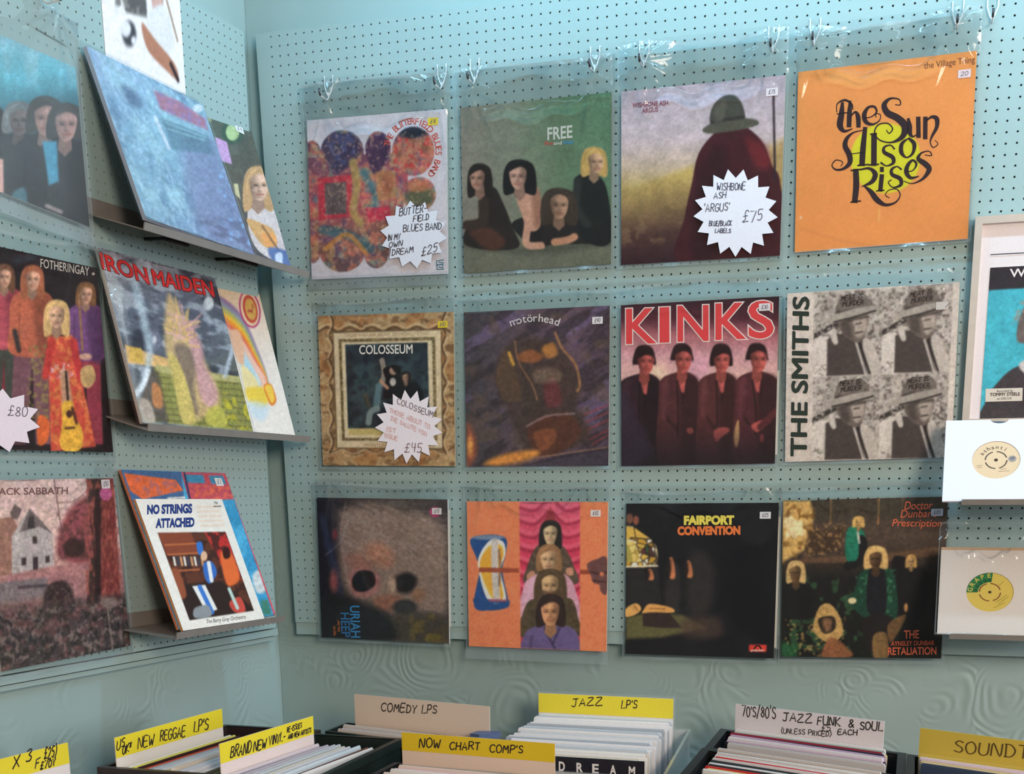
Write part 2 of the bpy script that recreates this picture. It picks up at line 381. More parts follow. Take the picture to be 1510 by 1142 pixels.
        for e in (-1, 1):
            ex = fx + e * 0.25 * r + turn * 0.1 * r
            s.ell(ex, y - 0.06 * r, 0.17 * r, 0.10 * r, sk * 0.6, soft=0.16 * r, a=0.6)
            s.ell(ex, y - 0.04 * r, 0.09 * r, 0.05 * r, sk * 0.22, soft=0.08 * r, a=0.8)
            s.line([(ex - 0.16 * r, y - 0.17 * r), (ex + 0.16 * r, y - 0.19 * r)], 0.06 * r, ha * 0.6 + sk * 0.2, soft=0.08 * r, a=0.5)
            s.ell(fx + e * 0.28 * r + turn * 0.1 * r, y + 0.22 * r, 0.16 * r, 0.14 * r, np.minimum(sk * 1.06, 255), soft=0.22 * r, a=0.5)
        s.line([(fx + turn * 0.14 * r + sd * 0.08 * r, y + 0.0 * r), (fx + turn * 0.2 * r + sd * 0.1 * r, y + 0.3 * r)], 0.08 * r, sk * 0.62, soft=0.14 * r, a=0.6)
        s.line([(fx - 0.1 * r + turn * 0.12 * r, y + 0.33 * r), (fx + 0.1 * r + turn * 0.12 * r, y + 0.33 * r)], 0.06 * r, sk * 0.5, soft=0.1 * r, a=0.6)
        s.line([(fx - 0.19 * r + turn * 0.1 * r, y + 0.52 * r), (fx + 0.19 * r + turn * 0.1 * r, y + 0.52 * r)], 0.09 * r, sk * (0.66, 0.44, 0.42), soft=0.12 * r, a=0.75)
        s.ell(fx, y + 0.68 * r, 0.16 * r, 0.05 * r, sk * 0.7, soft=0.12 * r, a=0.5)
        s.img = old + (s.img - old) * F[..., None]
        if beard is not None:
            s.blob([(fx - 0.5 * r, y + 0.3 * r), (fx, y + 0.42 * r), (fx + 0.5 * r, y + 0.3 * r), (fx + 0.35 * r, y + 0.85 * r), (fx, y + 1.0 * r), (fx - 0.35 * r, y + 0.85 * r)], beard, soft=0.2 * r, a=0.75)
            s.line([(fx - 0.15 * r, y + 0.53 * r), (fx + 0.15 * r, y + 0.53 * r)], 0.08 * r, sk * (0.62, 0.4, 0.38), soft=0.1 * r, a=0.7)
        if fringe:
            s.blob([(x - 0.85 * r * hw, y - 0.25 * r), (x - 0.45 * r, y - 1.1 * r), (x + 0.4 * r, y - 1.15 * r), (x + 0.85 * r * hw, y - 0.25 * r), (x + 0.5 * r, y - (0.72 - 0.3 * fringe) * r), (x + 0.1 * r, y - (0.9 - 0.4 * fringe) * r), (x - 0.35 * r, y - (0.78 - 0.5 * fringe) * r)], ha, soft=0.12 * r)
        for k in range(9):
            q = (k - 4) / 4.0; c = ha * s.rng.uniform(0.7, 1.5) + s.rng.uniform(0, 14)
            s.line([(x + 0.1 * r, y - 1.12 * r), (x + q * 0.8 * r * hw, y - 0.75 * r + abs(q) * 0.15 * r), (x + q * 0.95 * r * hw, y + (abs(q) - 0.5) * (hl + 0.3) * r)], 0.07 * r, c, soft=0.1 * r, a=0.5 if abs(q) > 0.5 else 0.25)
    # ---- geometry over the print
    def loc(s, P, lift=0.0):
        q = hmap(s.Hi, P)
        return np.c_[(q[:, 0] - 0.5) * s.w, np.full(len(q), -lift), (0.5 - q[:, 1]) * s.h]
    def surface(s, depth=0.004, edge=(215, 210, 200), tex=0.10):
        # halftone softness and the fine tonal variety of a printed photograph
        im = np.pad(s.img, ((1, 1), (1, 1), (0, 0)), 'edge')
        im = im[:-2] + 2 * im[1:-1] + im[2:]; s.img = (im[:, :-2] + 2 * im[:, 1:-1] + im[:, 2:]) / 16
        if tex:
            q = s.px
            for k, (sc, am) in enumerate(((2.0, 0.6), (4, 0.6), (11, 0.35))):
                n = (s.noise(sc * q, 71 + k, 2) - 0.5) * 2 * tex * am
                s.img = s.img * (1 + n[..., None]) + 12 * n[..., None]
            for c in range(3): s.img[..., c] += (s.noise(7 * q, 81 + c, 2) - 0.5) * 40 * tex
        N = s.N; w, h = s.w, s.h
        v = np.c_[((s.U - 0.5) * w).ravel(), np.zeros(N * N), ((0.5 - s.V) * h).ravel()]
        idx = np.arange(N * N).reshape(N, N)
        f = np.stack([idx[1:, :-1], idx[1:, 1:], idx[:-1, 1:], idx[:-1, :-1]], -1).reshape(-1, 4).tolist()
        s.mb.add(v, f, lin(np.clip(s.img, 0, 255)).reshape(-1, 3), linear=True)
        s.mb.box(-w / 2, w / 2, 0, depth, -h / 2, h / 2, edge, skip=('front',))
    def plane(s, pts, color, lift=0.0003):
        L = s.loc(pts, lift); s.mb.add(L, [tuple(range(len(L)))[::-1]], color)
    def text(s, t, p0, p1, hgt, color, bold=0.0, lift=0.0004, shear=0.0, up=None, both=None):
        if bold > 0.009 and any(c in t for c in 'MWo'):
            # thick strokes: the thin lettering printed several times, each slightly displaced
            d0 = np.subtract(p1, p0); L = text_mesh(t, 0.0, shear)[0][:, 0]; em = d0 / (L.max() - L.min()); e0 = np.array(up if up is not None else (0, -1.0)) * hgt / text_mesh('H')[0][:, 1].max()
            for k in range(10):
                a = k * math.pi / 5 if k < 9 else 0.0; q = bold * 1.1 * (em * math.cos(a) + e0 * math.sin(a)) if k < 9 else np.zeros(2)
                s.text(t, np.add(p0, q), np.add(p1, q), hgt, color, 0.0, lift + k * 4e-6, shear, up)
            return
        v, f = text_mesh(t, bold, shear); rv, _ = text_mesh(t, 0.0, shear)
        x0, x1 = rv[:, 0].min(), rv[:, 0].max(); cap = text_mesh('H')[0][:, 1].max()
        p0 = np.array(p0, float); p1 = np.array(p1, float); d = (p1 - p0) / (x1 - x0)
        e = np.array(up, float) if up is not None else np.array([0.0, -1.0])
        P = p0 + np.outer(v[:, 0] - x0, d) + np.outer(v[:, 1] / cap * hgt, e)
        s.mb.add(s.loc(P, lift), f, color)
    def arc(s, t, c, r, a0, a1, hgt, color, bold=0.0, lift=0.0004, ry=None):
        ry = ry or r; n = len(t); cap = text_mesh('H')[0][:, 1].max()
        for i, ch in enumerate(t):
            if ch == ' ': continue
            a = math.radians(a0 + (a1 - a0) * (i + 0.5) / n); v, f = text_mesh(ch, bold)
            k = hgt / cap; m = 0.5 * (v[:, 0].min() + v[:, 0].max())
            base = np.array([c[0] + r * math.cos(a), c[1] - ry * math.sin(a)])
            upv = np.array([math.cos(a), -math.sin(a)]); rt = np.array([math.sin(a), math.cos(a)])
            P = base + np.outer((v[:, 0] - m) * k, rt) + np.outer(v[:, 1] * k, upv)
            s.mb.add(s.loc(P, lift), f, color)
    def ribbon(s, pts, w, color, lift=0.0004, curve=True, per=8):
        p = np.asarray(pts, float); w = np.full(len(p), float(w)) if np.isscalar(w) else np.asarray(w, float)
        if curve and len(p) > 2: q = catmull(np.c_[p, w], per); p = q[:, :2]; w = np.abs(q[:, 2])
        t = np.gradient(p, axis=0); t /= np.maximum(np.linalg.norm(t, axis=1, keepdims=True), 1e-9)
        n = np.c_[-t[:, 1], t[:, 0]] * w[:, None] / 2
        p = p.copy(); p[0] -= t[0] * w[0] * 0.3; p[-1] += t[-1] * w[-1] * 0.3
        L = np.r_[s.loc(p + n, lift), s.loc(p - n, lift)]; k = len(p)
        s.mb.add(L, [(i, i + 1, k + i + 1, k + i) for i in range(k - 1)], color)
    def hand(s, t, p0, p1, hgt, color=(45, 42, 48), w=None, lift=0.0004, slant=0.12, jitter=0.12):
        st, W = hand_strokes(t, s.rng, jitter); p0 = np.array(p0, float); p1 = np.array(p1, float)
        d = (p1 - p0) / W; e = np.array([0.0, -1.0]) * hgt / 6.0
        for q in st:
            P = p0 + np.outer(q[:, 0] + slant * q[:, 1], d) + np.outer(q[:, 1], e)
            s.ribbon(P, w or hgt * 0.11, color, lift, curve=len(q) > 3, per=4)
    def star(s, c, r0, r1, n, color=(238, 232, 238), rot=0.0, lift=0.0, ry=None):
        P = []
        k = (ry or r1) / r1
        for i in range(2 * n):
            a = rot + math.pi * i / n; r = r1 if i % 2 == 0 else r0
            P.append((c[0] + r * math.cos(a), c[1] + k * r * math.sin(a)))
        f = s.loc(P, lift); b = f.copy(); b[:, 1] += 0.0005; m = len(P)
        ctr = s.loc([c], lift)
        s.mb.add(np.r_[f, b, ctr], [(i, (i + 1) % m, 2 * m) for i in range(m)] + [((i + 1) % m, i, m + i, m + (i + 1) % m) for i in range(m)], color)

# ------------------------------------------------------------------ the room
M_FLOOR = plain('worn_brown_floor_boards', (110, 92, 78), 0.5)
M_COUNTER = plain('dark_wood_counter', (70, 52, 42), 0.5)
M_SHELF = plain('grey_folded_steel', (128, 124, 120), 0.45, 0.0, 0.4)
M_BLACK = plain('black_plastic', (34, 35, 38), 0.38)
M_GREEN_BLACK = plain('greenish_black_plastic', (30, 40, 38), 0.35)
M_BROWN_BLACK = plain('brown_black_plastic', (44, 34, 34), 0.4)
M_WIRE = plain('white_enamelled_wire', (215, 218, 220), 0.25, 0.0, 0.6)
M_TIP = plain('dark_steel_tip', (70, 70, 74), 0.35, 0.6)
M_BLUE = plain('slate_blue_plastic', (70, 90, 128), 0.4)
M_SILVER = plain('brushed_silver_moulding', (190, 180, 170), 0.35, 0.25)

WY = 0.006                        # pegboard face on the back wall
YAW = 0.093
LEFT = frame_matrix((-1.40, 0.0, 0.0), YAW)      # the side wall: local x along it towards the corner, y into it, z up

b = MB(); b.box(-3.2, 3.2, -4.5, 0.2, -0.05, 0.0); structure(b.build('floor', M_FLOOR))
b = MB(); b.box(-1.43, 1.6, 0.036, 0.14, 0.0, 3.1); structure(b.build('wall_back', M_PLASTER))
b = MB(); b.box(-3.0, 0.12, 0.034, 0.14, 0.0, 3.1); structure(b.build('wall_left', M_PLASTER, matrix=LEFT))

def pegboard(name, x0, x1, z0, z1, face, back, pitch, r, matrix=None, ox=0.0, oz=0.0, left_edge=None):
    """Perforated hardboard: every hole is a real opening through the sheet."""
    nx = int((x1 - x0) / pitch); nz = int((z1 - z0) / pitch)
    px, pz = (x1 - x0) / nx, (z1 - z0) / nz
    hx, hz = px / 2, pz / 2; k = 8
    ang = [math.pi / 4 * i for i in range(k)]
    sq = [(hx, 0), (hx, hz), (0, hz), (-hx, hz), (-hx, 0), (-hx, -hz), (0, -hz), (hx, -hz)]
    tv = [(a, face, c) for a, c in sq] + [(r * math.cos(a), face, r * math.sin(a)) for a in ang] + [(r * math.cos(a), face + 0.0035, r * math.sin(a)) for a in ang]
    tf = []
    for i in range(k):
        j = (i + 1) % k
        tf += [(i, 8 + i, 8 + j, j), (8 + i, 16 + i, 16 + j, 8 + j)]
    tv = np.array(tv); tf = np.array(tf)
    cx = x0 + hx + px * np.arange(nx); cz = z0 + hz + pz * np.arange(nz)
    GX, GZ = np.meshgrid(cx, cz); off = np.stack([GX.ravel(), np.zeros(GX.size), GZ.ravel()], -1)
    V = (tv[None] + off[:, None]).reshape(-1, 3)
    F = (tf[None] + (np.arange(len(off)) * 24)[:, None, None]).reshape(-1, 4)
    m = MB(); m.add(V, F.tolist())
    m.add([(x0, face, z1), (x1, face, z1), (x1, back, z1), (x0, back, z1)], [(0, 1, 2, 3)])
    m.add([(x0, face, z0), (x1, face, z0), (x1, back, z0), (x0, back, z0)], [(3, 2, 1, 0)])
    lt, lb = left_edge or (x0, x0)
    m.add([(lb, face, z0), (x0, face, z0), (x0, face, z1), (lt, face, z1), (lb, back, z0), (lt, back, z1)], [(0, 1, 2, 3), (4, 0, 3, 5)])
    m.add([(x1, face, z0), (x1, back, z0), (x1, back, z1), (x1, face, z1)], [(0, 1, 2, 3)])
    return structure(m.build(name, M_BOARD, matrix=matrix))
PITCH = 0.01905
pegboard('wall_back_pegboard', -1.3655, 1.2, 1.266, 2.505, WY, 0.034, PITCH, 0.0021, left_edge=(-1.392, -1.368))
pegboard('wall_left_pegboard', -1.70, -0.024, 1.256, 2.50, 0.0, 0.032, PITCH, 0.0021, matrix=LEFT)
b = MB(); b.box(-1.368, 1.2, 0.009, 0.036, 1.238, 1.2655); structure(b.build('trim_1', M_BOARD))
b = MB(); b.box(-1.70, -0.012, 0.004, 0.034, 1.2375, 1.2525); structure(b.build('trim_2', M_BOARD, matrix=LEFT))
b = MB(); b.box(-1.70, -0.012, 0.012, 0.034, 1.2255, 1.2345); structure(b.build('trim_3', M_BOARD, matrix=LEFT))
b = MB(); b.box(-1.3, 0.9, -1.02, 0.03, 0.71, 0.76); b.box(-1.25, 0.85, -0.9, 0.0, 0.0, 0.71)
tag(b.build('shop_counter', M_COUNTER), 'dark wooden counter carrying the record crates along the pegboard wall', 'counter')
b = MB(); b.prism([(-1.52, -1.3), (-1.30, -1.3), (-1.30, -0.3), (-1.46, -0.3)], 0.0, 0.76)
tag(b.build('side_counter', M_COUNTER), 'narrow dark wooden counter along the side wall under the reggae crate', 'counter')

# ------------------------------------------------------------------ folded steel shelves on the side wall
def shelf(x0, x1, zr, d, zf, label, lip=0.013):
    prof = [(0.0, zr + 0.03), (0.0, zr), (d, zf), (d + 0.003, zf + lip)]
    t = 0.0022
    ins = [(0.0 + t, zr + 0.03), (t, zr + t), (d - t, zf + t), (d + 0.003 - t, zf + lip)]
    sec = prof + ins[::-1]
    n = len(sec); m = MB()
    v = [(x0, -p[0] - 0.0005, p[1]) for p in sec] + [(x1, -p[0] - 0.0005, p[1]) for p in sec]
    f = [(i, (i + 1) % n, n + (i + 1) % n, n + i) for i in range(n)]
    for i in range(3):
        f += [(i, i + 1, n - 2 - i, n - 1 - i)[::-1], tuple(n + q for q in (i, i + 1, n - 2 - i, n - 1 - i))]
    m.add(v, f)
    o = m.build('display_shelf', M_SHELF, matrix=LEFT)
    tag(o, label, 'shelf', 'steel shelves on the side wall')
    for s in (0.30, 0.72):
        xx = x0 + (x1 - x0) * s; c = MB()
        za = zr + (zf - zr) * 0.35 - 0.004; zb = zr + (zf - zr) * 0.75 - 0.004
        c.tube([(xx, -0.001, zr - 0.014), (xx, -d * 0.35, za), (xx + 0.006, -d * 0.75, zb)], 0.0035, mi=0)
        c.build('shelf_hook', M_BLACK, o)
    return o
shelf(-0.535, -0.02, 2.045, 0.128, 2.008, 'grey steel shelf under the blue seascape album, uppermost of three')
shelf(-0.545, -0.02, 1.700, 0.112, 1.668, 'grey steel shelf under the brick wall album and the rainbow album')
shelf(-0.535, -0.185, 1.303, 0.134, 1.290, 'short grey steel shelf under the puppet theatre album, lowest of three')

# ------------------------------------------------------------------ wire peg hooks
def peg_hook(tip, label, matrix=None, out=0.042):
    """Two-pronged wire hook: prongs stand in two holes, meet in a V, one arm comes forward to a turned-up dark tip."""
    x, z = tip
    m = MB(); f = WY if matrix is None else 0.0
    for sgn in (-1, 1):
        m.tube([(x + sgn * 0.0095, f + 0.003, z + 0.046), (x + sgn * 0.0095, f - 0.004, z + 0.045), (x + sgn * 0.0092, f - 0.005, z + 0.026), (x + sgn * 0.004, f - 0.006, z + 0.012), (x, f - 0.007, z + 0.003)], 0.0013)
    m.tube([(x, f - 0.006, z + 0.012), (x, f - 0.008, z + 0.002), (x, f - 0.016, z - 0.004), (x, f - out, z - 0.003), (x, f - out - 0.004, z + 0.002)], 0.0015)
    o = m.build('peg_hook', M_WIRE, matrix=matrix)
    k = MB(); k.tube([(x, f - out - 0.002, z - 0.003), (x, f - out - 0.006, z + 0.001), (x, f - out - 0.007, z + 0.009)], 0.0022)
    k.build('hook_tip', M_TIP, o)
    return tag(o, label, 'hook', 'wire hooks in the pegboard')
HOOKS = [(-1.225, 2.362, 'wire hook holding the left corner of the cloud-shaped picture album sleeve'), (-0.972, 2.360, 'wire hook holding the right corner of the cloud-shaped picture album sleeve'),
         (-0.901, 2.363, 'wire hook holding the left corner of the green album sleeve with four people'), (-0.651, 2.361, 'wire hook holding the right corner of the green album sleeve with four people'),
         (-0.553, 2.361, 'wire hook at the left corner of the caped figure album sleeve'), (-0.306, 2.362, 'wire hook at the right corner of the caped figure album sleeve'),
         (-0.230, 2.366, 'wire hook holding the left corner of the orange album sleeve'), (0.021, 2.368, 'wire hook holding the right corner of the orange album sleeve'),
         (0.080, 2.371, 'empty wire hook right of the orange album with nothing on it')]
for hx, hz, hl in HOOKS: peg_hook((hx, hz), hl)
peg_hook((-0.60, 2.362), 'wire hook on the side wall above the album with three faces', LEFT)

# ------------------------------------------------------------------ printed covers (drawn in tracing coordinates, generic pictures)
NG = 210
SK = (205, 160, 140)
def art_clouds():
    s = Sheet([(348, 424), (940, 381), (950, 1068), (370, 1087)], 0.315, N=NG)
    s.fill((226, 219, 226)); s.grain(120, 0.03, 3)
    s.ell(495, 470, 95, 60, (205, 200, 212), soft=30, a=0.5)
    M = np.zeros(s.X.shape)
    for c in [(370, 580, 42, 72), (498, 560, 92, 95), (650, 545, 54, 74), (800, 556, 90, 103), (825, 735, 72, 72), (500, 965, 98, 92), (645, 965, 56, 78), (375, 930, 40, 90), (700, 620, 60, 60)]:
        d = np.hypot((s.X - c[0]) / c[2], (s.Y - c[1]) / c[3]); M = np.maximum(M, np.clip((1 - d) * 40 + .5, 0, 1))
    M = np.maximum(M, s.mask([(350, 600), (740, 590), (760, 780), (700, 960), (560, 990), (420, 985), (360, 900)], True))
    base = s.img.copy()
    s.grad((400, 470), (520, 1050), [(0, (82, 60, 92)), (0.3, (146, 84, 100)), (0.5, (206, 96, 104)), (0.75, (150, 96, 88)), (1, (112, 86, 90))])
    s.tint(42, (222, 130, 104), 11, .5, .64, .7); s.tint(34, (112, 84, 120), 12, .56, .68, .6); s.tint(30, (206, 170, 118), 13, .56, .68, .6); s.tint(30, (110, 146, 146), 14, .62, .72, .6)
    s.blob([(415, 520), (470, 475), (560, 500), (570, 570), (520, 620), (470, 640), (430, 590)], (58, 50, 84), soft=14, a=.85)
    s.tint(24, (86, 90, 140), 15, .5, .6, .7, m=s.mask([(420, 490), (540, 480), (560, 600), (450, 620)]))
    s.blob([(600, 520), (650, 480), (700, 520), (690, 590), (640, 650), (610, 600)], (72, 44, 82), soft=12, a=.9)
    s.poly([(395, 665), (540, 650), (545, 825), (400, 840)], (206, 62, 78), soft=8)
    s.poly([(424, 686), (516, 680), (518, 812), (428, 818)], (112, 94, 92), soft=5); s.grain(26, .2, 5, s.mask([(424, 686), (516, 680), (518, 812), (428, 818)]))
    s.line([(545, 600), (560, 700), (545, 800), (575, 850)], 34, (196, 166, 96), soft=12, a=.85); s.line([(590, 640), (640, 740), (640, 800)], 26, (80, 130, 140), soft=12, a=.8)
    s.poly([(640, 640), (725, 635), (730, 750), (650, 760)], (205, 150, 96), soft=10, a=.8); s.ell(690, 690, 26, 46, (180, 110, 80), soft=14)
    s.poly([(600, 790), (700, 785), (705, 835), (610, 850)], (214, 54, 84), soft=8, a=.9)
    s.line([(415, 880), (520, 900), (620, 960)], 40, (70, 110, 120), soft=14, a=.8); s.line([(430, 960), (520, 900), (600, 980)], 20, (222, 150, 70), soft=8, a=.8)
    for c in [(735, 560), (800, 520), (850, 540), (790, 600)]: s.ell(*c, 34, 40, (196, 130, 96), soft=14, a=.7); s.ell(*c, 16, 18, (150, 90, 74), soft=10, a=.7)
    s.ell(795, 478, 60, 24, (40, 46, 62), soft=10); s.tint(22, (210, 70, 70), 16, .55, .62, .8, m=s.mask([(710, 500), (890, 500), (890, 620), (720, 640)]))
    s.ell(830, 745, 60, 40, (92, 100, 72), soft=20, a=.9); s.ell(820, 700, 50, 26, (206, 130, 90), soft=14, a=.8)
    s.grain(14, .16, 6); s.tint(9, (236, 190, 160), 17, .6, .7, .5)
    s.img = base + (s.img - base) * M[..., None]
    s.surface(tex=.06)
    s.arc('THE BUTTERFIELD BLUES BAND', (797, 560), 98, 168, -48, 26, (216, 96, 84), 0.01, ry=116)
    for pts in ([(930, 1010), (902, 1014), (904, 1050), (932, 1048)], [(903, 1031), (926, 1029)], [(912, 1020), (930, 1022), (928, 1042), (912, 1040)]): s.ribbon(pts, 5, (70, 130, 150), curve=False)
    return s

def art_four_seated():
    s = Sheet([(74, 318), (765, 242), (756, 1045), (84, 1096)], 0.315, N=NG)
    s.grad((100, 500), (740, 480), [(0, (158, 143, 134)), (0.35, (138, 140, 122)), (0.7, (98, 128, 96)), (1, (88, 132, 100))])
    s.grad((400, 300), (410, 1060), [(0, (110, 128, 106)), (0.5, (130, 140, 120)), (1, (92, 96, 84))], .35)
    s.blend(np.clip((s.Y - 930) / 30, 0, 1) * .9, (116, 116, 100)); s.grain(70, .06, 2)
    s.line([(90, 955), (400, 985), (760, 935)], 40, (70, 72, 62), soft=30, a=.5)
    J = (44, 36, 34)
    s.blob([(165, 720), (225, 690), (265, 760), (310, 880), (335, 970), (200, 985), (90, 960), (95, 890), (165, 860)], J); s.blob([(110, 900), (200, 880), (270, 930), (262, 972), (190, 982)], (86, 52, 42), soft=20)
    s.line([(175, 760), (170, 850), (100, 870)], 46, (62, 46, 38), soft=10)
    s.person(160, 650, 58, (196, 150, 130), (38, 30, 28), J, 1.5, 1.0, -.8, 0)
    s.blob([(305, 870), (360, 830), (450, 840), (470, 960), (390, 960)], (36, 32, 32)); s.blob([(330, 740), (375, 690), (425, 690), (440, 790), (430, 880), (380, 890), (345, 800)], (206, 158, 134))
    s.blob([(400, 700), (438, 720), (440, 850), (410, 870)], (160, 112, 92), soft=20, a=.8); s.line([(372, 760), (378, 860), (372, 955), (440, 962)], 34, (212, 162, 138), soft=6)
    s.person(342, 640, 66, (212, 166, 146), (26, 24, 26), J, 1.25, 1.15, -.4, 0)
    s.blob([(470, 800), (560, 760), (660, 820), (750, 900), (750, 945), (520, 955), (450, 950)], (42, 38, 38)); s.line([(500, 945), (560, 935), (590, 920)], 34, (206, 150, 118), soft=6)
    s.blob([(600, 640), (680, 620), (740, 700), (755, 940), (640, 940), (580, 800), (590, 700)], (30, 34, 34)); s.line([(610, 660), (600, 780), (650, 860)], 36, (48, 52, 50), soft=14)
    s.person(520, 775, 68, (190, 148, 122), (66, 54, 46), J, 1.3, 1.25, .2, 0, fringe=.2)
    s.person(682, 570, 58, (214, 172, 140), (206, 168, 100), J, 1.15, 1.05, .7, 0)
    s.surface(edge=(190, 180, 165))
    s.text('FREE', (473, 467), (585, 455), 56, (206, 206, 196), .02)
    s.text('Fire', (460, 493), (496, 490), 18, (196, 90, 80), .02); s.text('and', (500, 490), (537, 488), 16, (216, 216, 206), .01); s.text('Water', (543, 488), (592, 483), 17, (70, 150, 190), .02)
    return s

def art_caped():
    s = Sheet([(75, 330), (768, 258), (742, 1020), (70, 1063)], 0.315, N=NG)
    s.grad((400, 300), (430, 1060), [(0, (196, 182, 194)), (.3, (214, 196, 200)), (.45, (212, 190, 168)), (.56, (196, 172, 112)), (.72, (132, 104, 74)), (.88, (70, 42, 46)), (1, (48, 26, 38))])
    h = s.mask([(70, 760), (250, 690), (380, 640), (380, 1070), (70, 1070)], soft=30)
    g = s.img.copy(); s.grad((200, 690), (240, 1060), [(0, (206, 180, 110)), (.35, (150, 124, 84)), (.65, (88, 60, 56)), (1, (56, 30, 40))]); s.img = g + (s.img - g) * h[..., None]
    s.poly([(690, 560), (770, 520), (770, 900), (690, 900)], (190, 156, 96), soft=40, a=.8)
    s.tint(40, (150, 120, 90), 4, .55, .65, .5, m=s.mask([(70, 850), (330, 850), (330, 960), (70, 980)], soft=30))
    s.blob([(470, 500), (530, 462), (590, 470), (670, 540), (710, 640), (745, 720), (745, 1050), (320, 1060), (340, 860), (370, 720), (400, 590)], (74, 30, 38))
    s.blob([(600, 520), (680, 560), (700, 640), (640, 640)], (128, 40, 46), soft=34, a=.8); s.blob([(470, 560), (520, 620), (480, 1020), (370, 1020), (400, 700)], (54, 24, 32), soft=40, a=.8); s.grain(40, .08, 3)
    # a plain bell-shaped felt hat seen from behind
    s.blob([(452, 470), (456, 400), (500, 350), (555, 345), (588, 390), (592, 455), (520, 480)], (78, 78, 70)); s.blob([(418, 486), (480, 452), (560, 438), (640, 446), (652, 466), (600, 484), (520, 498), (440, 506)], (92, 90, 78)); s.line([(460, 458), (520, 446), (590, 436)], 14, (56, 54, 52), soft=6)
    s.blob([(470, 400), (500, 365), (520, 380), (500, 450), (470, 460)], (104, 102, 90), soft=16, a=.7)
    s.line([(716, 330), (722, 700)], 9, (52, 40, 48)); s.ell(716, 334, 9, 10, (60, 48, 52))
    s.surface()
    s.text('WISHBONE ASH', (122, 398), (272, 386), 20, (150, 84, 104), .02); s.text('ARGUS', (162, 420), (230, 414), 20, (150, 84, 104), .02)
    return s

def art_orange():
    s = Sheet([(75, 302), (826, 215), (797, 1008), (62, 1062)], 0.315, N=NG)
    s.fill((243, 160, 90)); s.grain(160, .03, 1); s.grain(8, .02, 2)
    s.line([(90, 960), (250, 1010), (420, 1040)], 8, (226, 146, 84), soft=14, a=.6); s.ell(88, 914, 5, 6, (250, 220, 190)); s.line([(420, 880), (418, 930)], 8, (250, 190, 110), soft=6, a=.8)
    s.ell(445, 665, 148, 148, (226, 218, 50))
    s.surface(edge=(225, 205, 185), tex=.02)
    K = (52, 36, 42)
    R = lambda p, w: s.ribbon(p, w, K)
    R([(238, 470), (240, 436), (272, 420), (300, 436), (306, 460)], [4, 5, 10, 8, 4]); R([(262, 432), (258, 480), (252, 525), (270, 550), (304, 540)], [12, 24, 26, 14, 4]); R([(240, 478), (285, 472)], 5)
    R([(294, 425), (292, 470), (290, 528)], [10, 20, 20]); R([(296, 490), (316, 470), (328, 490), (330, 530)], [5, 10, 20, 18])
    R([(352, 496), (384, 490), (406, 470), (396, 448), (370, 452), (354, 482), (362, 512), (390, 522), (418, 506), (422, 482), (404, 478), (404, 492)], [5, 5, 8, 10, 12, 20, 18, 10, 5, 4, 4, 4])
    R([(484, 440), (506, 440), (500, 418), (464, 414), (438, 440), (452, 474), (494, 496), (526, 530), (516, 574), (470, 598), (420, 588), (398, 556), (414, 524), (452, 518), (474, 540), (460, 560), (448, 546)], [4, 5, 6, 10, 22, 28, 30, 32, 22, 8, 6, 6, 6, 6, 6, 5, 4])
    R([(540, 500), (546, 530), (548, 562), (562, 574), (582, 560)], [12, 20, 18, 8, 4]); R([(582, 496), (584, 574)], 19)
    R([(612, 496), (612, 580)], 19); R([(614, 510), (638, 492), (660, 500), (660, 535), (640, 575), (634, 600), (646, 620), (666, 606), (654, 590)], [5, 12, 20, 16, 10, 5, 5, 4, 3])
    R([(352, 546), (310, 556), (282, 580), (274, 612), (292, 650), (294, 684), (268, 708), (236, 712), (219, 694), (236, 672), (264, 680), (256, 698)], [4, 7, 16, 22, 24, 20, 12, 8, 5, 5, 4, 3])
    R([(358, 538), (350, 620), (346, 690)], [18, 24, 24]); R([(328, 695), (372, 691)], 7); R([(298, 646), (350, 640)], 4)
    R([(396, 566), (396, 690)], 24); R([(374, 693), (416, 690)], 7); R([(380, 564), (406, 560)], 6)
    R([(482, 626), (466, 610), (440, 618), (440, 640), (474, 660), (478, 684), (450, 697), (426, 684)], [8, 6, 10, 16, 18, 14, 6, 9])
    R([(540, 582), (514, 604), (512, 640), (534, 662), (560, 644), (566, 606), (546, 584), (540, 582)], [5, 16, 18, 7, 12, 18, 12, 5])
    R([(320, 716), (322, 780), (316, 846)], [24, 26, 24]); R([(300, 850), (340, 845)], 7); R([(300, 716), (345, 711)], 7)
    R([(340, 712), (378, 708), (402, 732), (388, 764), (346, 784)], [7, 12, 22, 18, 4])
    R([(356, 782), (384, 806), (410, 840), (446, 862), (488, 852), (508, 822), (494, 796), (460, 800), (446, 820), (462, 832)], [6, 20, 24, 14, 8, 5, 5, 4, 4, 4])
    R([(430, 738), (424, 800)], 19); R([(408, 803), (440, 800)], 6); R([(430, 706), (430, 718)], 17)
    R([(512, 712), (494, 700), (472, 712), (474, 734), (508, 752), (510, 778), (478, 788), (458, 768), (470, 756)], [8, 6, 12, 16, 18, 14, 6, 5, 5])
    R([(536, 722), (562, 716), (576, 690), (560, 674), (540, 694), (534, 724), (552, 748), (586, 742)], [5, 5, 10, 10, 16, 20, 14, 5])
    R([(612, 652), (640, 654), (628, 636), (596, 644), (584, 668), (614, 690), (630, 714), (604, 752), (560, 772), (524, 762)], [4, 5, 5, 8, 18, 24, 22, 12, 5, 4])
    s.text('the Village Thing', (604, 290), (818, 264), 26, (132, 82, 60), .004)
    return s

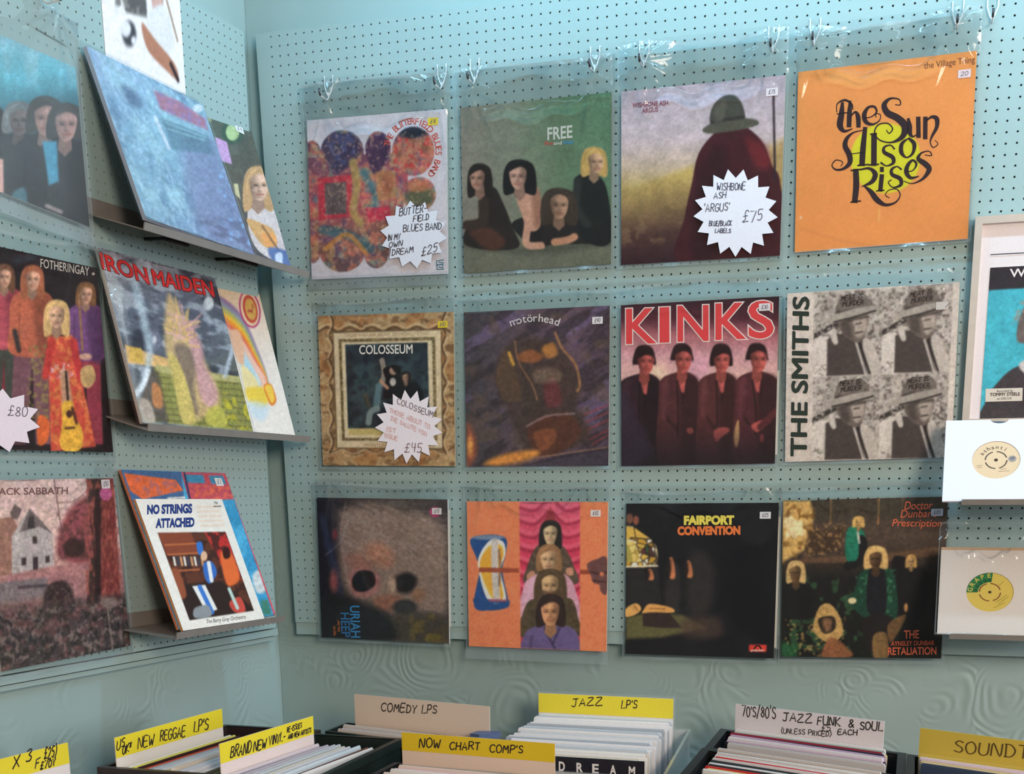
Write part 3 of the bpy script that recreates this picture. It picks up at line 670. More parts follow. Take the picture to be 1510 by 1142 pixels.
def art_frame_tan():
    s = Sheet([(107, 180), (908, 163), (917, 1052), (135, 1050)], 0.315, N=NG)
    s.fill((182, 150, 108)); s.tint(24, (120, 88, 58), 3, .5, .62, .8, stretch=(2.2, 1)); s.tint(16, (214, 188, 148), 4, .55, .65, .6); s.tint(60, (176, 116, 66), 5, .5, .65, .5)
    for i in range(6):
        x = 165 + i * 132
        for (cx, cy, o) in ((x, 262, -1), (x + 20, 965, 1)):
            s.line([(cx - 62, cy + o * -16), (cx, cy + o * 14), (cx + 62, cy + o * -16)], 14, (92, 66, 46), soft=8, a=.85); s.line([(cx - 62, cy + o * -2 - 8), (cx, cy + o * 24 - 8), (cx + 62, cy + o * -2 - 8)], 9, (222, 198, 158), soft=6, a=.8)
        y = 225 + i * 138
        for (cx, o) in ((188, 1), (852, -1)):
            s.line([(cx + o * -10, y - 60), (cx + o * 12, y), (cx + o * -10, y + 60)], 13, (92, 66, 46), soft=8, a=.85); s.line([(cx + o * -22, y - 60), (cx, y), (cx + o * -22, y + 60)], 8, (222, 198, 158), soft=6, a=.8)
    s.poly([(192, 268), (838, 258), (848, 960), (215, 950)], (96, 78, 54), soft=14, a=.85)
    s.poly([(200, 280), (832, 268), (842, 948), (222, 946)], (222, 204, 172)); s.poly([(230, 316), (800, 308), (812, 905), (250, 906)], (104, 88, 58)); s.tint(10, (200, 180, 130), 8, .5, .6, .6, m=s.mask([(230, 316), (800, 308), (812, 905), (250, 906)]))
    s.poly([(248, 334), (782, 326), (794, 890), (266, 890)], (226, 210, 178)); s.poly([(270, 348), (756, 338), (768, 832), (286, 834)], (42, 52, 62))
    p = s.mask([(270, 348), (756, 338), (768, 832), (286, 834)]); s.tint(70, (62, 82, 88), 9, .45, .65, .8, m=p); s.tint(30, (28, 32, 40), 10, .5, .65, .6, m=p)
    s.blend(s.mask([(286, 834), (768, 832), (770, 870), (290, 874)]) * .8, (196, 178, 110))
    s.line([(488, 440), (500, 520), (480, 580)], 30, (150, 140, 130), soft=6); s.blob([(495, 490), (560, 480), (600, 560), (570, 640), (500, 660), (510, 560)], (26, 24, 28)); s.ell(555, 500, 24, 24, (180, 150, 130), soft=5); s.blob([(540, 470), (590, 475), (600, 520), (570, 515)], (24, 20, 22)); s.ell(552, 565, 18, 24, (196, 190, 186), soft=6)
    s.line([(470, 590), (455, 700)], 40, (96, 126, 134), soft=10); s.line([(460, 720), (420, 740), (408, 800)], 36, (130, 146, 148), soft=10); s.line([(480, 560), (520, 600)], 18, (192, 150, 124), soft=6)
    s.person(628, 540, 30, (186, 150, 128), (40, 34, 34), (24, 24, 28), 1.0, 1.1, -.3, 4.5); s.blob([(650, 580), (700, 575), (730, 660), (640, 660)], (22, 22, 26)); s.line([(390, 640), (410, 700)], 24, (100, 84, 66), soft=20, a=.7)
    s.surface(edge=(190, 170, 140))
    s.text('COLOSSEUM', (354, 403), (668, 400), 50, (232, 228, 222), .012)
    s.text('THOSE WHO ARE ABOUT TO DIE SALUTE YOU', (268, 302), (760, 294), 17, (176, 146, 112)); s.text('MORITURI TE SALUTANT', (385, 940), (700, 938), 17, (176, 146, 112))
    return s

def art_dark_engine():
    s = Sheet([(68, 128), (937, 84), (925, 1050), (77, 1056)], 0.315, N=NG)
    s.grad((100, 500), (920, 520), [(0, (72, 66, 72)), (.35, (92, 76, 86)), (.7, (108, 84, 98)), (1, (80, 64, 76))])
    s.tint(120, (112, 94, 128), 3, .5, .65, .7, stretch=(2.5, .7), rot=-.6); s.tint(60, (58, 48, 54), 4, .5, .62, .7, stretch=(3, .6), rot=-.6); s.tint(80, (104, 84, 72), 6, .56, .68, .5)
    # an abstract hulk of dark bronze plates with warm gleams
    s.blob([(250, 520), (310, 340), (420, 280), (560, 290), (680, 380), (760, 560), (740, 700), (820, 860), (700, 960), (520, 985), (400, 900), (320, 700)], (74, 58, 54), soft=40, a=.9)
    s.blob([(255, 510), (315, 350), (370, 470), (410, 640), (340, 660), (290, 640)], (96, 74, 58), soft=12, a=.9); s.blob([(400, 500), (460, 480), (520, 640), (500, 720), (430, 760)], (72, 58, 54), soft=18, a=.9)
    s.blob([(390, 380), (470, 350), (540, 390), (480, 430), (400, 420)], (150, 92, 56), soft=18, a=.9); s.blob([(530, 340), (600, 310), (620, 380), (560, 400)], (190, 128, 66), soft=20, a=.9)
    s.line([(610, 250), (650, 340), (730, 440), (755, 560), (740, 600)], 14, (176, 124, 80), soft=8, a=.9); s.line([(335, 370), (360, 440)], 18, (226, 170, 70), soft=10, a=.9); s.line([(370, 300), (390, 420), (470, 560), (500, 650)], 9, (150, 108, 80), soft=6, a=.9)
    s.blob([(540, 560), (600, 520), (640, 600), (640, 680), (560, 690)], (112, 58, 62), soft=26, a=.9); s.blob([(480, 480), (560, 460), (640, 480), (630, 540), (500, 550)], (132, 108, 92), soft=26, a=.7)
    s.blob([(440, 820), (560, 740), (700, 740), (760, 860), (640, 960), (500, 980)], (92, 56, 44), soft=16, a=.9); s.blob([(480, 850), (600, 830), (600, 910), (520, 960)], (140, 84, 56), soft=14, a=.8); s.line([(440, 810), (560, 750), (720, 735)], 12, (150, 128, 132), soft=8, a=.8)
    for i, y in enumerate((700, 745, 790, 850, 880)): s.line([(780 + i * 12, y + 40), (930, y - 20)], 8, (168, 70, 74), soft=8, a=.75, curve=False)
    s.blob([(80, 820), (110, 830), (140, 960), (80, 1050)], (170, 92, 62), soft=40, a=.9); s.blob([(180, 1040), (300, 980), (480, 955), (500, 990), (330, 1040)], (224, 150, 70), soft=30, a=.95); s.ell(100, 930, 16, 50, (236, 170, 90), soft=20)
    s.poly([(380, 1056), (640, 985), (930, 925), (930, 1056)], (62, 54, 66), soft=6); s.line([(500, 1000), (930, 935)], 8, (160, 120, 96), soft=5, a=.8, curve=False)
    for k in range(5): s.line([(420 + 30 * k, 1050), (930, 960 + 18 * k)], 5, (92, 82, 96), soft=5, a=.7, curve=False)
    s.grain(16, .16, 9)
    s.surface()
    s.arc('motörhead', (492, 560), 368, 112, 68, 46, (226, 220, 222), 0.0, ry=378)
    return s

def art_four_jackets():
    s = Sheet([(62, 122), (980, 63), (955, 1045), (63, 1057)], 0.315, N=NG)
    s.grad((500, 80), (510, 1050), [(0, (54, 30, 40)), (.12, (84, 40, 52)), (.22, (170, 104, 112)), (.34, (206, 156, 162)), (.46, (220, 178, 172)), (.55, (170, 120, 120)), (1, (60, 34, 40))])
    s.blob([(200, 480), (300, 470), (330, 580), (220, 600)], (236, 206, 178), soft=60, a=.8); s.blob([(440, 420), (560, 420), (560, 560), (460, 560)], (214, 160, 176), soft=50, a=.8)
    hair = (40, 20, 24)
    for i, (x, y, cx, w, tc) in enumerate([(195, 442, 175, 128, (52, 30, 40)), (412, 432, 398, 122, (82, 42, 46)), (640, 432, 625, 120, (86, 44, 46)), (848, 428, 850, 132, (84, 40, 46))]):
        j = np.array(tc, float)
        s.blob([(x - 20, y + 75), (cx - w * .85, y + 118), (cx - w * .98, y + 220), (cx - w * .95, 1060), (cx + w * .95, 1060), (cx + w * .98, y + 220), (cx + w * .85, y + 118), (x + 30, y + 75)], j)
        s.blob([(cx + 10, y + 150), (cx + w * .95, y + 150), (cx + w * .95, 1050), (cx + 20, 1050)], j * .62, soft=40, a=.8)
        s.line([(cx - w * .6, y + 220), (cx - w * .62, 760), (cx - 10, 850)], 16, j * .6, soft=14, a=.8); s.line([(x - 30, y + 100), (cx - 8, y + 300), (cx - 10, 880)], 9, j * .5, soft=6, a=.9); s.line([(x + 34, y + 100), (cx + 16, y + 260)], 9, j * .5, soft=6, a=.9)
        s.blob([(cx - w * .8, y + 140), (cx - w * .5, y + 130), (cx - w * .6, y + 330), (cx - w * .85, y + 330)], j * 1.25 + 6, soft=20, a=.7)
        s.poly([(x - 26, y + 85), (x + 28, y + 82), (x + 14, y + 200), (x - 4, y + 190)], (196, 96, 92), soft=8)
        s.person(x, y + 8, 80, (200, 100, 92), hair, tc, (.2, .0, .4, .0)[i], .84, (.5, .5, .2, .6)[i], 0, dark=.45, fringe=(1.0, .6, 1.0, .6)[i])
    s.blob([(440, 840), (470, 835), (478, 862), (450, 868)], (150, 74, 70), soft=8); s.blob([(600, 850), (660, 830), (690, 850), (640, 890), (610, 915)], (176, 84, 80), soft=8); s.blob([(815, 820), (880, 790), (910, 810), (850, 860)], (190, 90, 84), soft=8); s.line([(870, 830), (960, 740)], 40, (92, 42, 46), soft=14)
    s.blob([(722, 830), (742, 790), (745, 900), (728, 950), (715, 900)], (206, 160, 110), soft=8); s.ell(878, 895, 12, 24, (150, 72, 66), soft=6)
    s.blend(np.clip((s.Y - 800) / 230, 0, 1) * .82, (34, 26, 34)); s.blob([(63, 640), (150, 760), (240, 960), (200, 1010), (70, 1050)], (58, 48, 66), soft=50, a=.6)
    s.grain(12, .08, 4)
    s.surface(edge=(205, 200, 195))
    for ch, x0, x1, b0, b1, h in [('K', 96, 256, 343, 338, 196), ('I', 292, 334, 334, 332, 196), ('N', 392, 564, 328, 322, 200), ('K', 612, 776, 317, 310, 204), ('S', 806, 942, 306, 302, 206)]:
        s.text(ch, (x0, b0), (x1, b1), h, (238, 220, 216), .036, .0003); s.text(ch, (x0, b0), (x1, b1), h, (214, 70, 74), .016 if ch != 'I' else .018, .0006)
    return s

def art_portrait_quad():
    s = Sheet([(72, 155), (987, 80), (940, 1023), (55, 1045)], 0.315, N=NG)
    s.fill((216, 204, 196)); s.grain(200, .03, 1)
    cells = [(212, 146, 575, 122, 562, 575, 206, 592), (575, 122, 950, 92, 930, 560, 562, 572), (206, 596, 562, 580, 548, 1030, 194, 1036), (562, 578, 930, 562, 905, 1026, 548, 1030)]
    for k, c in enumerate(cells):
        q = [(c[0], c[1]), (c[2], c[3]), (c[4], c[5]), (c[6], c[7])]; m = s.mask(q); old = s.img.copy()
        Hc = homography([(0, 0), (1, 0), (1, 1), (0, 1)], q); P = lambda pts: hmap(Hc, pts)
        s.fill((170, 160, 153)); s.tint(30, (206, 196, 188), 21, .5, .6, .8); s.tint(13, (96, 86, 82), 29, .58, .66, .8); s.tint(12, (70, 62, 60), 22, .56, .64, .6, m=s.mask(P([(.72, .1), (1, .1), (1, 1), (.8, 1)]), soft=40)); s.tint(18, (206, 196, 190), 23, .54, .64, .7)
        s.blob(P([(0, .6), (.16, .52), (.26, .6), (.24, .98), (0, 1)]), (216, 206, 199)); s.line(P([(.24, .6), (.26, .8), (.22, 1.0)]), 14, (84, 74, 70), soft=8); s.tint(12, (110, 100, 96), 31, .55, .62, .7, m=s.mask(P([(0, .86), (.2, .86), (.24, 1), (0, 1)]))); s.poly(P([(.2, .56), (.34, .5), (.72, .52), (.82, .66), (.8, 1.02), (.2, 1.02)]), (78, 68, 66), soft=8); s.blob(P([(.72, .6), (.86, .62), (1, .9), (.98, 1.02), (.82, 1.02)]), (196, 186, 178))
        s.line(P([(.62, .6), (.7, .8), (.78, 1.0)]), 12, (206, 196, 190), soft=5); s.line(P([(.68, .62), (.84, 1.0)]), 12, (40, 34, 34), soft=5); s.blob(P([(.24, .5), (.3, .42), (.36, .6), (.3, .62)]), (206, 196, 188), soft=5)
        s.line(P([(.0, .52), (.34, .38)]), 26, (62, 54, 52), soft=8, curve=False); s.tint(10, (206, 198, 190), 24, .55, .6, .7, m=s.mask(P([(0, .42), (.3, .34), (.34, .42), (.0, .56)])))
        s.blob(P([(.38, .34), (.76, .3), (.78, .46), (.7, .6), (.58, .6), (.42, .5)]), (112, 99, 93)); s.blob(P([(.58, .32), (.76, .3), (.77, .46), (.68, .56), (.6, .5)]), (186, 172, 162), soft=16, a=.9); s.blob(P([(.4, .36), (.5, .35), (.56, .54), (.46, .52)]), (78, 68, 64), soft=18, a=.8); s.line(P([(.5, .345), (.78, .315)]), 16, (66, 57, 54), soft=12, a=.8); s.line(P([(.58, .4), (.6, .5)]), 6, (90, 78, 72), soft=6, a=.7)
        s.line(P([(.62, .395), (.7, .385)]), 6, (50, 42, 40), soft=5); s.line(P([(.62, .5), (.72, .49)]), 7, (56, 46, 44), soft=5); s.ell(*P([(.75, .44)])[0], 10, 12, (176, 160, 150), soft=6)
        # a plain round-brimmed sun hat
        s.blob(P([(.33, .28), (.37, .09), (.48, .05), (.66, .04), (.78, .08), (.84, .24), (.6, .3)]), (122, 112, 106)); s.tint(20, (86, 76, 72), 25, .52, .64, .6, m=s.mask(P([(.3, .28), (.34, .1), (.5, .02), (.7, .02), (.84, .12), (.88, .24)])))
        s.line(P([(.35, .25), (.6, .23), (.83, .2)]), 14, (70, 62, 58), soft=6); s.blob(P([(.16, .33), (.4, .25), (.8, .19), (1.0, .21), (.96, .26), (.6, .32), (.26, .38)]), (172, 162, 154)); s.line(P([(.3, .36), (.6, .31), (.9, .25)]), 9, (48, 42, 40), soft=5)
        s.img = old + (s.img - old) * m[..., None]
    s.img *= 1 + (s.noise(7, 30, 2)[..., None] - .5) * .16
    s.surface(edge=(215, 205, 195))
    s.text('THE SMITHS', (167, 1012), (184, 174), 80, (44, 56, 50), .03, up=(-1, -.02))
    for c in cells:
        q = [(c[0], c[1]), (c[2], c[3]), (c[4], c[5]), (c[6], c[7])]; Hc = homography([(0, 0), (1, 0), (1, 1), (0, 1)], q)
        for t, a, b in (('MEAT IS', (.40, .115), (.70, .095)), ('MURDER', (.42, .185), (.72, .165))):
            p = hmap(Hc, [a, b]); s.hand(t, p[0], p[1], 24, (66, 56, 54), 5)
    return s

def art_cobweb():
    s = Sheet([(98, 98), (875, 108), (884, 943), (124, 903)], 0.315, N=NG)
    s.fill((44, 42, 44)); s.grad((100, 500), (880, 500), [(0, (26, 26, 40)), (.25, (60, 52, 54)), (.6, (98, 88, 82)), (1, (70, 62, 64))], .9)
    s.blob([(240, 200), (330, 140), (480, 150), (640, 190), (850, 260), (870, 560), (860, 760), (700, 760), (560, 760), (400, 700), (300, 660), (240, 560), (230, 380)], (134, 114, 104), soft=60)
    s.tint(30, (150, 132, 122), 5, .5, .64, .7, m=s.mask([(240, 160), (500, 130), (860, 230), (870, 520), (560, 500), (400, 420), (240, 420)], soft=60), stretch=(3, .5), rot=.5)
    s.blob([(380, 380), (480, 360), (550, 420), (530, 500), (420, 470)], (168, 118, 96), soft=50, a=.85); s.blob([(270, 440), (340, 420), (420, 500), (320, 530)], (146, 100, 88), soft=40, a=.8)
    s.blob([(290, 540), (360, 500), (450, 530), (470, 620), (400, 670), (310, 650)], (164, 112, 108), soft=26, a=.9); s.blob([(305, 570), (350, 520), (430, 530), (442, 600), (380, 640), (320, 630)], (28, 24, 28), soft=12)
    s.blob([(560, 560), (640, 530), (690, 570), (660, 640), (580, 640)], (26, 20, 24), soft=30); s.ell(545, 600, 24, 46, (186, 160, 138), soft=20, a=.8); s.blob([(440, 680), (560, 660), (620, 700), (560, 750), (460, 740)], (146, 96, 78), soft=40, a=.8)
    s.ell(620, 730, 74, 44, (52, 52, 54), soft=20); s.ell(700, 660, 40, 40, (140, 100, 74), soft=34, a=.7)
    s.blob([(120, 190), (180, 340), (230, 560), (240, 660), (160, 420)], (52, 62, 96), soft=40, a=.8); s.ell(198, 580, 24, 60, (150, 84, 84), soft=24, a=.9); s.ell(205, 310, 16, 30, (116, 52, 58), soft=14)
    s.blob([(120, 660), (300, 690), (520, 780), (560, 920), (124, 905)], (34, 36, 40), soft=50); s.blob([(560, 780), (760, 760), (860, 800), (860, 930), (600, 920)], (66, 60, 52), soft=40, a=.8); s.tint(60, (110, 96, 50), 9, .56, .68, .7, m=s.mask([(640, 780), (870, 760), (870, 940), (660, 930)], soft=30))
    r = random.Random(4)
    for k in range(46):
        x, y = r.uniform(250, 760), r.uniform(150, 480); l = r.uniform(80, 260); a = r.uniform(-.1, .9)
        s.line([(x, y), (x + l * .5 * math.cos(a), y + l * .5 * math.sin(a) + r.uniform(-14, 14)), (x + l * math.cos(a), y + l * math.sin(a))], 3, (172, 160, 152), soft=4, a=r.uniform(.15, .5))
    for k in range(14):
        x, y = r.uniform(640, 800), r.uniform(320, 780); s.line([(x, y), (x + 60, y + r.uniform(-8, 8)), (x + 130, y + r.uniform(-20, 20))], 3, (150, 138, 132), soft=4, a=.4)
    s.line([(270, 130), (240, 330), (280, 560), (300, 650)], 8, (168, 142, 136), soft=10, a=.5); s.line([(150, 430), (240, 350), (280, 240)], 6, (150, 146, 156), soft=8, a=.5); s.ell(800, 180, 33, 30, (176, 64, 112)); s.grain(14, .16, 8)
    s.surface()
    s.text('URIAH', (294, 722), (300, 905), 54, (56, 132, 186), .016, up=(1, .02)); s.text('HEEP', (238, 762), (244, 902), 50, (48, 112, 164), .016, up=(1, .02))
    s.text("...very 'eavy", (219, 800), (222, 872), 17, (196, 112, 62), .008, up=(1, .02)); s.text("very 'umble...", (194, 838), (196, 898), 17, (196, 112, 62), .008, up=(1, .02))
    return s

def art_red_drape():
    s = Sheet([(77, 120), (885, 123), (878, 993), (92, 952)], 0.315, N=NG)
    s.fill((222, 132, 92)); s.grain(200, .03, 1)
    d = s.mask([(376, 122), (724, 122), (724, 985), (386, 966)]); old = s.img.copy()
    s.grad((550, 120), (550, 970), [(0, (196, 92, 116)), (.4, (206, 62, 92)), (1, (190, 70, 96))])
    for k in range(9):
        y = 130 + k * 78
        for sx in (-1, 1):
            p = [(552 + sx * 10, y - 60 + k * 6), (552 + sx * 90, y + 20), (552 + sx * 190, y - 5)]
            s.line(p, 24, (226, 110, 134), soft=22, a=.75); s.line([(a, b + 24) for a, b in p], 15, (146, 40, 66), soft=16, a=.75)
    s.poly([(552, 150), (600, 260), (505, 260)], (150, 60, 66), soft=12)
    br = (92, 78, 66)
    s.blob([(470, 385), (520, 370), (590, 370), (640, 395), (690, 500), (700, 600), (420, 600), (420, 500)], br); s.grain(14, .25, 3, s.mask([(430, 400), (670, 400), (690, 560), (420, 560)]))
    s.blob([(420, 545), (455, 520), (470, 560), (430, 580)], (190, 140, 116)); s.blob([(645, 510), (680, 505), (686, 545), (650, 545)], (190, 140, 116))
    s.person(553, 310, 66, (214, 188, 150), (40, 36, 36), br, 1.25, 1.0, 0, 0, fringe=.3)
    s.blob([(400, 620), (440, 560), (520, 530), (600, 530), (660, 560), (700, 640), (720, 840), (388, 840)], (206, 158, 176)); s.blob([(420, 600), (470, 560), (470, 700), (400, 720)], (216, 176, 196), soft=20, a=.8)
    s.person(545, 458, 74, (214, 178, 140), (150, 112, 80), br, .85, 1.0, -.1, 0)
    s.person(553, 610, 82, (206, 170, 128), (86, 70, 52), br, 1.1, 1.15, 0, 0, beard=(70, 54, 42), fringe=.2)
    s.blob([(400, 760), (440, 690), (520, 680), (600, 680), (680, 690), (715, 800), (722, 900), (388, 900)], (84, 72, 54)); s.grain(18, .22, 4, s.mask([(390, 700), (720, 700), (720, 900), (390, 900)]))
    s.blob([(392, 930), (430, 860), (520, 830), (600, 830), (690, 860), (722, 930), (724, 1000), (386, 1000)], (106, 92, 136)); s.line([(520, 850), (580, 970)], 12, (66, 56, 88), soft=8); s.line([(610, 850), (570, 940)], 12, (70, 60, 92), soft=8); s.line([(450, 900), (440, 970)], 16, (84, 72, 110), soft=12)
    s.person(556, 762, 86, (214, 158, 118), (52, 38, 36), br, .95, 1.0, -.1, 0, fringe=.5)
    s.img = old + (s.img - old) * d[..., None]
    s.blob([(98, 340), (190, 312), (296, 330), (300, 420), (280, 520), (312, 680), (312, 730), (210, 748), (120, 722), (150, 520), (130, 440)], (40, 80, 138)); s.blob([(146, 520), (150, 430), (210, 345), (280, 350), (298, 420), (272, 520), (300, 660), (290, 700), (200, 690)], (236, 226, 214))
    s.blob([(156, 520), (162, 440), (212, 372), (272, 372), (286, 430), (262, 520), (286, 660), (260, 690), (210, 660)], (232, 170, 64)); s.line([(236, 350), (238, 520), (250, 690)], 40, (196, 190, 186), soft=8); s.line([(262, 400), (268, 500), (262, 600)], 14, (120, 96, 80), soft=8, a=.8)
    s.ell(198, 328, 92, 14, (150, 160, 176), soft=6, a=.7); s.line([(125, 690), (312, 700)], 22, (40, 80, 138), soft=8); s.line([(210, 690), (300, 692)], 14, (206, 92, 96), soft=10, a=.7)
    s.poly([(146, 500), (376, 506), (376, 532), (146, 528)], (150, 74, 52), soft=4, a=.92); s.poly([(724, 516), (790, 520), (790, 544), (724, 542)], (150, 74, 52), soft=4)
    s.blob([(768, 480), (820, 455), (880, 452), (880, 650), (845, 645), (835, 605), (800, 590), (785, 545), (770, 520)], (108, 72, 72)); s.line([(790, 530), (850, 545), (878, 530)], 10, (66, 42, 44), soft=6); s.ell(850, 542, 14, 12, (206, 122, 88), soft=4); s.line([(800, 580), (875, 590)], 8, (70, 44, 46), soft=6)
    s.surface(edge=(220, 190, 165))
    return s

def art_lamp_dark():
    s = Sheet([(95, 132), (982, 127), (950, 1025), (88, 1000)], 0.315, N=NG)
    s.grad((100, 560), (980, 580), [(0, (26, 26, 30)), (.5, (22, 23, 28)), (.75, (10, 12, 20)), (1, (14, 16, 22))]); s.tint(160, (34, 36, 40), 3, .5, .7, .6)
    s.blob([(470, 430), (560, 420), (610, 540), (580, 740), (470, 780), (440, 600)], (50, 47, 46), soft=60, a=.8); s.blob([(330, 520), (400, 500), (400, 760), (320, 780)], (54, 51, 50), soft=30, a=.7)
    s.poly([(95, 500), (280, 500), (300, 710), (95, 740)], (40, 39, 40), soft=14)
    # a plain patchwork glass lampshade
    sh = s.mask([(95, 255), (130, 262), (235, 335), (272, 380), (280, 440), (276, 492), (190, 502), (95, 500)]); old = s.img.copy()
    s.fill((206, 182, 120)); r = random.Random(3)
    cols = [(232, 224, 200), (214, 180, 84), (60, 84, 58), (96, 56, 56), (222, 206, 160), (206, 190, 150), (190, 150, 60), (240, 232, 214)]
    pts = [(r.uniform(90, 285), r.uniform(250, 505)) for _ in range(60)]; D = np.stack([np.hypot(s.X - a, s.Y - b) for a, b in pts]); o = np.sort(D, 0); i = D.argmin(0)
    s.img = np.array([cols[k % 8] for k in range(60)], float)[i]; s.blend(np.clip((7 - (o[1] - o[0])) / 5, 0, 1) * .85, (46, 36, 34))
    s.poly([(95, 262), (150, 275), (238, 338), (120, 330), (95, 345)], (216, 178, 84), soft=4); s.line([(120, 330), (238, 338)], 6, (50, 40, 34)); s.line([(140, 272), (150, 330)], 5, (50, 40, 34)); s.poly([(95, 350), (150, 360), (180, 470), (95, 475)], (214, 186, 90), soft=6, a=.7)
    s.img = old + (s.img - old) * sh[..., None]; s.line([(95, 498), (276, 492)], 9, (236, 222, 190), soft=4)
    s.ell(115, 220, 20, 30, (120, 82, 66), soft=10); s.ell(152, 230, 17, 26, (140, 82, 66), soft=8)
    for x, y, h in ((230, 545, 30), (354, 510, 58), (455, 515, 46)): s.blob([(x - 14, y - h), (x + 12, y - h), (x + 26, y + h * .7), (x + 4, y + h), (x - 22, y + h * .4)], (196, 124, 84), soft=8); s.blob([(x - 8, y - h * .9), (x + 8, y - h * .9), (x + 4, y + h * .2), (x - 10, y + h * .1)], (96, 62, 50), soft=14, a=.6); s.blob([(x - 26, y - h), (x - 6, y - h), (x - 2, y + h * .5), (x - 24, y + h)], (22, 22, 26), soft=10, a=.9)
    s.poly([(92, 790), (200, 765), (420, 775), (560, 850), (300, 905), (92, 915)], (98, 94, 60), soft=24); s.poly([(190, 765), (340, 760), (420, 850), (300, 850), (190, 840)], (54, 42, 40), soft=8)
    s.blob([(92, 740), (150, 708), (182, 740), (150, 772), (92, 786)], (214, 164, 96), soft=4); s.blob([(195, 745), (230, 712), (330, 725), (372, 745), (360, 762), (250, 760), (190, 765)], (216, 160, 92), soft=4); s.line([(230, 738), (320, 740)], 5, (130, 84, 50), soft=4); s.line([(140, 722), (160, 750)], 5, (130, 84, 50), soft=4)
    s.blob([(420, 800), (620, 790), (640, 900), (440, 900)], (80, 62, 54), soft=50, a=.7)
    s.blend(np.clip((s.Y - 900) / 60, 0, 1) * .6, (26, 26, 30)); s.poly([(806, 946), (908, 946), (905, 988), (806, 986)], (206, 66, 56), soft=3)
    s.surface()
    s.text('FAIRPORT', (434, 252), (718, 250), 46, (240, 204, 92), .06); s.text('CONVENTION', (396, 312), (754, 308), 44, (236, 118, 62), .06)
    s.ribbon([(838, 968), (846, 954), (857, 951), (868, 955), (876, 968)], 9, (40, 22, 22)); s.text('polydor', (818, 983), (896, 983), 12, (236, 200, 190), .02)
    return s

